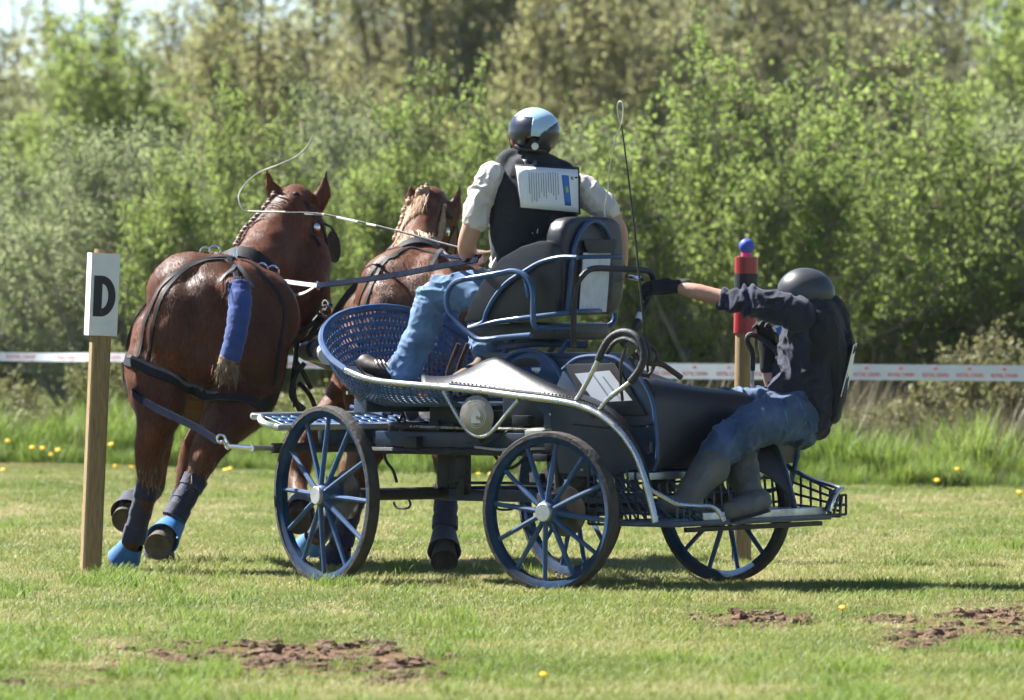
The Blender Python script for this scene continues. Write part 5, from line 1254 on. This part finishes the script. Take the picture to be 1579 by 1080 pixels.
# jeans
mb = MB()
mb.limb([W(806, 400, 37.99), W(808, 440, 37.98)], [(.155, .12), (.165, .13)], up=SD)
mb.limb([W(798, 446, 37.98), W(732, 450, 38.04), W(672, 458, 38.13), W(650, 510, 38.11), W(624, 572, 38.11)], [.115, .104, .090, .084, .084], n=7)
mb.limb([W(832, 447, 38.2), W(754, 446, 38.42), W(750, 500, 38.33), W(752, 536, 38.22)], [.125, .09, .088, .085], n=7)
remesh(mb, 'jeans', MAT['denim_light'], DR, vox=.008, sm=4, disp=folds(.0125, 10, (.6, .4, 1.3)))
def shoe(name, ankle, heel, toe, m, parent, r=.045):
    up_ = (ankle - heel).normalized(); mb = MB()
    mb.limb([heel + up_ * .02, heel.lerp(toe, .45) + up_ * .012, toe], [(r * .95, r * .8), (r * 1.05, r * .8), (r * .9, r * .6)], up=tuple((toe - heel).cross(up_)))
    mb.limb([ankle, heel.lerp(toe, .12) + up_ * .015], [r * .95, r])
    so_ = remesh(mb, name, MAT[m], parent, vox=.008, sm=3)
    P = []
    d = (toe - heel).normalized(); s = d.cross(up_).normalized(); rings = []
    for k in (-1, 0): rings.append([heel.lerp(toe, .5) - up_ * (.034 - .0 + .014 * k) + d * math.cos(a) * ((toe - heel).length / 2 + r) + s * math.sin(a) * r * 1.08 for a in np.linspace(0, 6.283, 25)[:-1]])
    mb = MB(); mb.loft(rings); mb.build('sole', MAT['tape_black'], so_)
    return so_
mb = MB(); mb.limb([W(612, 578, 38.11), W(590, 571, 38.14), W(572, 566, 38.18), W(563, 560, 38.2)], [(.05, .045), (.05, .045), (.052, .05), (.045, .05)], up=(0, 1, 0)); mb.limb([W(615, 560, 38.11), W(606, 574, 38.12)], [.05, .05])
sh_ = remesh(mb, 'shoe', MAT['shoe_brown'], DR, vox=.008, sm=3)
mb = MB(); mb.limb([W(612, 590, 38.11), W(585, 583, 38.15), W(564, 576, 38.19), W(553, 560, 38.22)], [(.05, .012), (.05, .012), (.05, .012), (.04, .012)], up=(0, 1, 0)); mb.build('sole', MAT['tape_black'], sh_)
for k_ in range(3):
    q = W(592 - 6 * k_, 557 + 0 * k_, 38.1); mb = MB(); mb.tube([q + Vector((-.006, .02, .004)), q + Vector((.004, -.025, -.012))], .004, 6); mb.build('lace', MAT['rein_pale'], sh_)
shoe('shoe', W(752, 548, 38.2), W(742, 568, 38.17), W(703, 583, 38.12), 'shoe_suede', DR, .042)
glove('glove', W(742, 397, 38.12), (.55, .8, .2), (.2, -.2, -1), 'glove_tan', DR, 1.08, 1.0)
glove('glove', W(956, 420, 38.14), (-.1, .5, -.9), (-.8, .5, -.1), 'shoe_brown', DR, 1.05, 1.1, -1)
def light_part(c):
    if c.z > .52 and c.x < .8 or (c.x > -.12 and c.z > 1.05 * c.x - .40 and c.z > -.42): return 'shell_light'
    return 'shell_dark'
he = helmet('helmet', W(824, 203, 37.96), (.127, .142, .118), DR, lambda c: -.78 + (.55 if abs(c.x + .05) < .28 and c.y < 0 else .1 if c.y < 0 else .62), light_part, {'shell_light': 'helmet_light', 'shell_dark': 'helmet_navy'}, Matrix.Rotation(math.radians(6), 3, 'Y'))
mb = MB(); mb.tube([W(825, 226, 37.86), W(825, 226, 37.835)], [.019, .018], 16); mb.build('fit_dial', MAT['white_scuffed'], he)
mb = MB(); mb.tube(smooth_path([W(794, 226, 37.9), W(808, 230, 37.87), W(825, 231, 37.855), W(842, 234, 37.88)], 4), (.012), 6); mb.build('neck_band', MAT['tape_black'], he)
mb = MB(); mb.tube(smooth_path([W(788, 195, 37.95), W(786, 208, 37.98), W(790, 232, 38.0)], 4), .007, 6); mb.build('chin_strap', MAT['tape_black'], he)
# whips
WH = empty('whip', W(958, 428, 38.15), 'long driving whip held low across the driver, its lash curling above the left horse', 'whip')
sh = [W(986, 430, 38.0), W(958, 424, 38.2), W(900, 412, 38.6), W(745, 388, 38.9), W(700, 380, 39.1), W(600, 353, 39.7), W(500, 331, 40.2), W(440, 328, 40.4), W(385, 327, 40.6)]
mb = MB(); mb.tube(smooth_path(sh, 5), [.009 - .0058 * i / 40 for i in range(41)], 6); mb.build('shaft', MAT['tape_black'], WH)
mb = MB(); mb.tube(smooth_path([W(440, 327, 40.38), W(385, 326, 40.6), W(374, 322, 40.62), W(368, 303, 40.65), W(378, 284, 40.7), W(398, 267, 40.7), W(430, 254, 40.6), W(455, 243, 40.6), W(472, 228, 40.6), W(483, 209, 40.6)], 6), [.0042] * 55, 6); mb.build('lash', MAT['rein_pale'], WH)
mb = MB(); mb.tube([W(990, 431, 37.97), W(970, 427, 38.1)], [.012, .011], 8); mb.build('butt_cap', MAT['silver'], WH)
for x0, x1 in ((520, 552), (566, 580), (470, 500)):
    def onsh(x): return W(x, 353 + (x - 600) * .22 - 0.0 if x > 500 else 331 - (500 - x) * .05, 39.7 + (600 - x) * .005)
    mb = MB(); mb.tube([onsh(x0), onsh(x1)], [.0062, .0062], 6); mb.build('shaft_whipping', MAT['rein_pale'], WH)
WH2 = empty('whip', C(1003, 612, .30), 'spare black whip standing upright in its holder with the lash looped at the top', 'whip')
mb = MB(); mb.tube(smooth_path([C(1003, 615, .2), C(985, 420, .2), C(972, 300, .2), C(960, 205, .2), C(957, 190, .2)], 5), [.0065 - .0035 * i / 20 for i in range(21)], 6); mb.build('shaft', MAT['tape_black'], WH2)
mb = MB(); mb.tube(smooth_path([C(957, 196, .2), C(961, 178, .2), C(960, 160, .2), C(955, 157, .2), C(952, 165, .2), C(954, 182, .2), C(957, 194, .2), C(949, 215, .2), C(940, 260, .2), C(937, 295, .2), C(933, 320, .2), C(933, 335, .2)], 6), [.0036] * 67, 6); mb.build('lash', MAT['rein_pale'], WH2)
# ------------------------------------------------------------------ groom
GM = empty('person', K(-.5, -.35, .40), 'groom in dark helmet, navy hoodie and jeans leaning out at the back of the carriage', 'person')
mb = MB()
mb.limb([W(1240, 645, 37.8), W(1255, 590, 37.82), W(1250, 530, 37.8), W(1240, 480, 37.8)], [(.07, .11), (.08, .13), (.10, .16), (.09, .15)], up=(1, 0, 0))
mb.limb([W(1240, 478, 37.8), W(1243, 450, 37.8)], [.06, .058]); mb.ball(W(1240, 446, 37.8), (.085, .075, .098), nu=18, nv=14)
mb.ball(W(1222, 458, 37.8), (.055, .05, .06)); mb.ball(W(1205, 460, 37.8), (.018, .014, .018))
mb.limb([W(1225, 485, 37.66), W(1170, 470, 37.68), W(1115, 460, 37.75), W(1075, 450, 37.79), W(1044, 443, 37.83)], [.05, .042, .042, .042, .032])
mb.limb([W(1235, 500, 37.96), W(1205, 605, 38.05), W(1188, 580, 38.02), W(1182, 552, 38.0)], [.065, .05, .042, .033])
mb.limb([W(1228, 642, 37.74), W(1178, 650, 37.57), W(1116, 686, 37.32), W(1062, 762, 37.12)], [.10, .08, .055, .04])
mb.limb([W(1210, 632, 37.97), W(1085, 637, 37.76), W(1118, 690, 37.6), W(1155, 762, 37.42)], [.10, .06, .055, .04])
remesh(mb, 'body', MAT['skin'], GM, vox=.011, sm=5)
mb = MB()
mb.limb([W(1226, 642, 37.76), W(1178, 650, 37.57), W(1118, 686, 37.32), W(1090, 724, 37.2)], [.140, .118, .096, .070], n=7)
mb.limb([W(1210, 632, 37.97), W(1150, 627, 37.87), W(1081, 637, 37.76), W(1105, 680, 37.64), W(1135, 712, 37.56)], [.118, .100, .090, .078, .064], n=7)
mb.limb([W(1236, 620, 37.82), W(1232, 655, 37.8)], [(.13, .17), (.12, .16)], up=(1, 0, 0))
jo = remesh(mb, 'jeans', MAT['denim_dark'], GM, vox=.008, sm=4, disp=folds(.0125, 10, (1.0, .4, 1.0)))
bvj = bvh_of(jo)
for a in ([(1222, 606), (1236, 628), (1242, 655)], [(1200, 612), (1212, 640), (1215, 660)]):
    strap('seam', bvj, a, .006, 'denim_light', jo, th=.002, lift=.001)
def wboot(leg, foot, m, parent):
    mb = MB(); mb.limb(leg, [.098, .084, .068], n=6); mb.limb(foot, [(.066, .06), (.058, .048), (.05, .036)], n=6)
    bo = remesh(mb, 'rubber_boot', MAT[m], parent, vox=.009, sm=3, disp=folds(.004, 10, (.4, .4, 1.2)))
    mb = MB(); mb.limb([p - Z * .046 for p in foot], [(.066, .012), (.062, .012), (.05, .012)], n=6, up=tuple((foot[-1] - foot[0]).cross(Z))); mb.build('sole', MAT['tape_black'], bo)
    return bo
wboot([W(1097, 720, 37.22), W(1080, 740, 37.17), W(1060, 766, 37.11)], [W(1066, 774, 37.11), W(1044, 781, 37.07), W(1022, 779, 37.04)], 'boot_rubber', GM)
wboot([W(1139, 708, 37.54), W(1147, 735, 37.48), W(1156, 765, 37.42)], [W(1172, 774, 37.42), W(1146, 782, 37.30), W(1122, 789, 37.20)], 'boot_rubber', GM)
mb = MB()
mb.limb([W(1258, 652, 37.85), W(1258, 610, 37.83), W(1250, 560, 37.80), W(1250, 515, 37.8), W(1242, 482, 37.8)], [(.075, .16), (.135, .185), (.16, .19), (.165, .195), (.12, .17)], up=(1, 0, 0), n=6)
mb.limb([W(1200, 592, 37.72), W(1240, 575, 37.72)], [(.05, .07), (.09, .09)])
mb.limb([W(1234, 488, 37.64), W(1185, 472, 37.66), W(1150, 465, 37.70), W(1122, 462, 37.745)], [.090, .080, .072, .060], n=7)
mb.limb([W(1240, 500, 37.94), W(1215, 560, 38.0), W(1205, 608, 38.03), W(1195, 592, 38.03)], [.085, .07, .062, .05])
def hood(p, n_):
    d = folds(.013, 9, (.9, .5, .9))(p, n_)
    if p.x < 1.22 and p.z > 1.36: d += .008 * math.sin(p.x * 120 + 5 * noise.noise(p * 9))
    return d
remesh(mb, 'hoodie', MAT['hoodie_navy'], GM, vox=.009, sm=4, disp=hood)
mb = MB()
mb.limb([W(1284, 640, 37.86), W(1287, 590, 37.84), W(1283, 530, 37.8), W(1270, 482, 37.79)], [(.045, .15), (.065, .18), (.09, .195), (.08, .165)], up=(1, 0, 0), n=6)
mb.limb([W(1262, 560, 37.66), W(1270, 520, 37.63), W(1262, 488, 37.66)], [(.06, .05), (.085, .06), (.08, .05)], n=5)
mb.limb([W(1262, 476, 37.78), W(1285, 478, 37.8), W(1298, 500, 37.8)], [.075, .07, .05])
mb.limb([W(1306, 515, 37.78), W(1312, 535, 37.8)], [(.03, .10), (.025, .10)], up=(1, 0, 0))
vo = remesh(mb, 'body_protector', MAT['vest_black'], GM, vox=.010, sm=3, disp=folds(.005, 10))
P4 = [W(1316, 532, 37.66), W(1320, 530, 37.95), W(1304, 612, 37.97), W(1296, 612, 37.68)]
mb = MB(); mb.plate(P4, (.004, 0, 0)); mb.build('number_bib', MAT['paper'], GM)
mb = MB(); mb.plate([W(1190, 505, 37.9), W(1206, 497, 37.86), W(1214, 520, 37.86), W(1204, 528, 37.9)], (0, -.003, 0)); mb.build('chest_card', MAT['paper'], GM)
mb = MB(); mb.plate([W(1196, 507, 37.875), W(1204, 503, 37.86), W(1208, 515, 37.86), W(1201, 520, 37.875)], (0, -.003, 0)); mb.build('chest_card_print', MAT['blue_print'], GM)
glove('glove', W(1042, 442, 37.83), (-1, .05, -.04), (-.1, .75, -.65), 'glove_black', GM, 1.15, 1.05, -1)
glove('glove', W(1183, 552, 38.0), (-.05, -.1, 1), (-.5, -.8, 0), 'glove_black', GM, 1.2, 1.1, 1)
hg = helmet('helmet', W(1243, 452, 37.8), (.142, .125, .122), GM, lambda c: -.40 - .30 * c.x - (.12 if c.x > .3 else 0), lambda c: 'shell', {'shell': 'helmet_grey'}, Matrix.Rotation(math.radians(10), 3, 'Y'))
mb = MB(); mb.tube(smooth_path([W(1206, 462, 37.7), W(1222, 474, 37.70), W(1232, 484, 37.72)], 4), .008, 6); mb.build('chin_strap', MAT['tape_black'], hg)
mb = MB(); mb.ball(W(1255, 468, 37.78), (.10, .085, .06), nu=16, nv=10); mb.build('hair', MAT['hair_dark'], GM)
# ------------------------------------------------------------------ marker posts
mat('post_wood', (.29, .20, .09), .8, var=.25, scale=10, stretch=(14, 14, 1.2), bump=.4, bscale=30, dirt=(.14, .10, .05), dscale=3, damt=.5)
mat('card_white', (.74, .74, .72), .7, var=.05, dirt=(.5, .47, .42), dscale=7, damt=.5)
mat('print_black', (.012, .012, .014), .6, var=.2)
mat('sleeve_red', (.30, .014, .018), .4, var=.12, coat=.2)
mat('ball_blue', (.045, .085, .46), .6, var=.06)
mat('pink', (.75, .05, .22), .5, var=.05)
D1 = 39.45; base = Vector(((139 - CXP) / FPX * D1, D1, 0)); PO = empty('marker_post', base, 'wooden marker post with white card sleeve lettered D beside the left horse', 'post')
topv = W(160.5, 385, D1); ax = (topv - base).normalized(); sx = (Vector((1, .25, 0)) - ax * ax.dot(Vector((1, .25, 0)))).normalized(); sy = ax.cross(sx)
H_ = (topv - base).length
mb = MB(); hw = .050
rings = []
for t in np.linspace(0, 1, 12):
    c = base + ax * (H_ * t - .03); rings.append([c + sx * hw * a + sy * hw * b for a, b in ((-1, -.8), (-.8, -1), (.8, -1), (1, -.8), (1, .8), (.8, 1), (-.8, 1), (-1, .8))])
mb.loft(rings); mb.build('timber', MAT['post_wood'], PO)
c0 = base + ax * (H_ * (1 - 132 / 495)); c1 = base + ax * (H_ - .02); hs_ = .076; mb = MB()
sq = lambda c, h_: [c + sx * h_ * a + sy * h_ * .85 * b for a, b in ((-1, -1), (1, -1), (1, 1), (-1, 1))]
mb.loft([sq(c0, hs_), sq(c1, hs_), sq(c1, hs_ - .004), sq(c0, hs_ - .004)], cap=False); slv = mb.build('card_sleeve', MAT['card_white'], PO, smooth=20)
mb = MB(); mb.tube([c1 - ax * .01, c1 + ax * .022], [.052, .050], 16); mb.build('timber_top', MAT['post_wood'], PO)
cc = c0.lerp(c1, .48) - sy * (hs_ * .85 + .001)
wD, hD, st = .118, .215, .046; o_ = []; i_ = []
for a in np.linspace(-math.pi / 2, math.pi / 2, 15):
    o_.append((wD / 2 - .075 + .075 * math.cos(a), hD / 2 * math.sin(a))); i_.append((wD / 2 - .075 + .036 * math.cos(a), (hD / 2 - .042) * math.sin(a)))
def dp(x, y): return cc + sx * x + ax * y
vs = [dp(-wD / 2, -hD / 2)] + [dp(*p) for p in o_] + [dp(-wD / 2, hD / 2)] + [dp(-wD / 2 + st, -hD / 2 + .042)] + [dp(*p) for p in i_] + [dp(-wD / 2 + st, hD / 2 - .042)]
n = 17; fs = [(k, k + 1, n + k + 1, n + k) for k in range(n - 1)] + [(n - 1, 0, n, 2 * n - 1)]
mb = MB(); mb.add([v - sy * .002 for v in vs], fs); mb.build('letter', MAT['print_black'], slv)
D2 = 40.6; base = Vector(((1143 - CXP) / FPX * D2, D2, 0)); PR = empty('marker_post', base, 'round wooden post with red sleeve and a blue ball on top behind the groom', 'post')
topv = W(1151, 396, D2); ax = (topv - base).normalized(); H_ = (topv - base).length
mb = MB(); mb.tube([base - ax * .03 + ax * (H_ + .03) * t for t in np.linspace(0, 1, 8)], .053, 16); mb.build('timber', MAT['post_wood'], PR)
f = lambda py: base + ax * (H_ * (865 - py) / 469)
mb = MB(); mb.tube([f(513), f(397)], .063, 20); sl = mb.build('red_sleeve', MAT['sleeve_red'], PR)
mb = MB(); mb.tube([f(446), f(422)], .0645, 20); mb.build('black_band', MAT['print_black'], sl)
mb = MB(); mb.tube([f(397), f(390)], .03, 14); mb.build('ball_cup', MAT['pink'], PR)
mb = MB(); mb.ball(f(380), .042, nu=20, nv=14); mb.build('ball', MAT['ball_blue'], PR)
# ------------------------------------------------------------------ barrier tape
mat('tape_white', (.76, .77, .80), .45, var=.04); mat('print_red', (.62, .10, .09), .6, var=.1)
TA = W(-160, 548, 57.5); TB = W(60, 551, 57); TC = W(205, 552, 56.2); TD = W(1010, 572, 54.0); TE = W(1330, 574, 53.2); TF = W(1800, 578, 52.3)
BT = empty('barrier_tape', Vector((TC.x, TC.y, .1)), 'white barrier tape printed in red stretched across behind the carriage', 'barrier tape')
tp = [(TA, .066), (TB, .064), (TC, .066), (W(600, 562, 55.1), .10), (TD, .112), (TE, .112), (TF, .112)]
rg = []
Pc = smooth_path([p for p, _ in tp], 8)
for i, p in enumerate(Pc):
    t = i / 8; a = min(int(t), len(tp) - 1); b = min(a + 1, len(tp) - 1); h_ = tp[a][1] * (1 - (t - a)) + tp[b][1] * (t - a)
    rg.append([p - Z * h_ / 2, p + Z * h_ / 2 + Vector((0, .01, 0)), p + Z * h_ / 2 + Vector((0, .0115, 0)), p - Z * h_ / 2 + Vector((0, .0015, 0))])
mb = MB(); mb.loft(rg); mb.build('tape_band', MAT['tape_white'], BT)
def text_mesh(txt):
    cu = bpy.data.curves.new('t', 'FONT'); cu.body = txt; cu.size = 1; cu.offset = .018; cu.align_x = 'CENTER'; cu.align_y = 'CENTER'; cu.resolution_u = 2
    o = bpy.data.objects.new('t', cu); COL.objects.link(o); dg = bpy.context.evaluated_depsgraph_get(); dg.update()
    me = bpy.data.meshes.new_from_object(o.evaluated_get(dg)); bpy.data.objects.remove(o); return me
tm = text_mesh('ROYAL CANIN'); tm.materials.append(MAT['print_red'])
ww = max(v.co.x for v in tm.vertices) - min(v.co.x for v in tm.vertices)
mb = MB()
mb.plate([(-.5, 0, 0), (.5, 0, 0), (.62, .55, 0), (.25, .28, 0), (0, .75, 0), (-.25, .28, 0), (-.62, .55, 0)], (0, 0, .01)); cm = mb.mesh('crown'); cm.materials.append(MAT['print_red'])
def on_tape(px):
    best = None
    for i in range(len(Pc) - 1):
        a, b = Pc[i], Pc[i + 1]; xa, xb = [(p.x / p.y * FPX + CXP) for p in (a, b)]
        if xa <= px <= xb:
            f = (px - xa) / (xb - xa); return a.lerp(b, f), (b - a).normalized()
    return None
px = -100.
while px < 1700:
    r = on_tape(px)
    if r:
        p, d = r; left = px < 420
        wpx = 54 if left else 43; wm_ = wpx / FPX * p.y; s = wm_ / ww
        yv = Z; zv = d.cross(yv); M = Matrix((d, yv, zv)).transposed().to_4x4()
        o = bpy.data.objects.new('printed_word', tm); COL.objects.link(o); o.parent = BT
        M.translation = p + zv * .004 + Z * (0 if left else -.018) - world_loc(BT)
        if zv.y > 0: M.translation = p - zv * .004 + Z * (0 if left else -.018) - world_loc(BT)
        o.matrix_local = M @ Matrix.Diagonal((s, s * (1.0 if left else 1.25), 1, 1))
        if not left:
            o = bpy.data.objects.new('printed_crown', cm); COL.objects.link(o); o.parent = BT
            M2 = M.copy(); M2.translation = M.translation + Z * .04; o.matrix_local = M2 @ Matrix.Diagonal((.022, .022, 1, 1))
    px += 67 if px < 420 else 53
# ------------------------------------------------------------------ small things on the ground
mat('dandelion_yellow', (.80, .52, .01), .7, var=.15, scale=40); mat('stem_green', (.10, .16, .03), .7)
mb = MB(); rings = []
for r, z in ((.004, .0), (.016, .006), (.024, .012), (.02, .018), (.008, .021)): rings.append([(r * math.cos(a) * (1 + .12 * math.cos(9 * a)), r * math.sin(a) * (1 + .12 * math.cos(9 * a)), z) for a in np.linspace(0, 6.283, 19)[:-1]])
mb.loft(rings); dmf = mb.mesh('flower_head'); dmf.materials.append(MAT['dandelion_yellow'])
mb = MB(); mb.tube([(0, 0, -.30), (.004, 0, -.1), (0, 0, .002)], .0025, 5); dms = mb.mesh('stem'); dms.materials.append(MAT['stem_green'])
DAN = [(12, 683, 0), (50, 693, 0), (66, 694, 0), (78, 704, 0), (90, 697, 0), (172, 688, 0), (5, 737, 0), (28, 728, 0), (50, 729, 0), (66, 727, 0), (178, 722, 0), (202, 724, 0), (340, 731, 0), (348, 728, 0), (355, 735, 0), (518, 690, 1), (545, 722, 1), (643, 739, 1), (738, 744, 1), (757, 744, 1), (785, 742, 1), (1476, 727, 2), (1572, 773, 2), (1445, 744, 2), (1299, 957, 3), (838, 1064, 4), (905, 640, 1), (1590, 748, 2)]
LAB = ['yellow dandelion in the grass verge around the lettered post', 'yellow dandelion in the verge seen under the carriage', 'yellow dandelion in the verge at the right edge', 'single yellow dandelion in the mown grass right of the wheels', 'single orange yellow dandelion low in the foreground grass']
for x, y, g in DAN:
    if g < 3:
        d = verge((x - CXP) / FPX * 56) - .35; p = W(x, y, d)
        if p.z < .03: p = G(x, y); p.z = .045
    else: p = G(x, y); p.z = .05
    e = empty('dandelion', p, LAB[g], 'flower', 'dandelions ' + ('by the post' if g == 0 else 'under the carriage' if g == 1 else 'at the right' if g == 2 else 'in the field'))
    for nm, me in (('flower_head', dmf), ('stem', dms)):
        o = bpy.data.objects.new(nm, me); COL.objects.link(o); o.parent = e
        if nm == 'flower_head': o.scale = (1, 1, 1.2) if g < 3 else (.7, .7, .8); o.rotation_euler = (.5, random.uniform(-.3, .3), 0)
mat('soil', (.125, .070, .040), .95, var=.45, scale=18, bump=1, bscale=60)
rs = np.random.default_rng(3); mb = MB()
for (a, b, rx, ry) in PATCH:
    for k in range(int(420 * rx * ry) + 40):
        an = rs.uniform(0, 6.28); q = rs.random() ** .7 * 1.15; x = a + rx * .85 * q * math.cos(an); y = b + ry * .85 * q * math.sin(an); r = .006 + .026 * rs.random() ** 3
        n0 = len(mb.v); mb.ball((x, y, gz(x, y) + r * .2), (r * 1.4, r * 1.1, r * .6), nu=8, nv=6)
        for i in range(n0, len(mb.v)):
            p = Vector(mb.v[i]); c = Vector((x, y, gz(x, y))); kf = 1 + .8 * noise.noise(p * 55); mb.v[i] = tuple(c + (p - c) * kf)
tag(mb.build('soil_clods', MAT['soil']), 'loose reddish brown soil clods on the worn patches', 'soil', kind='stuff')
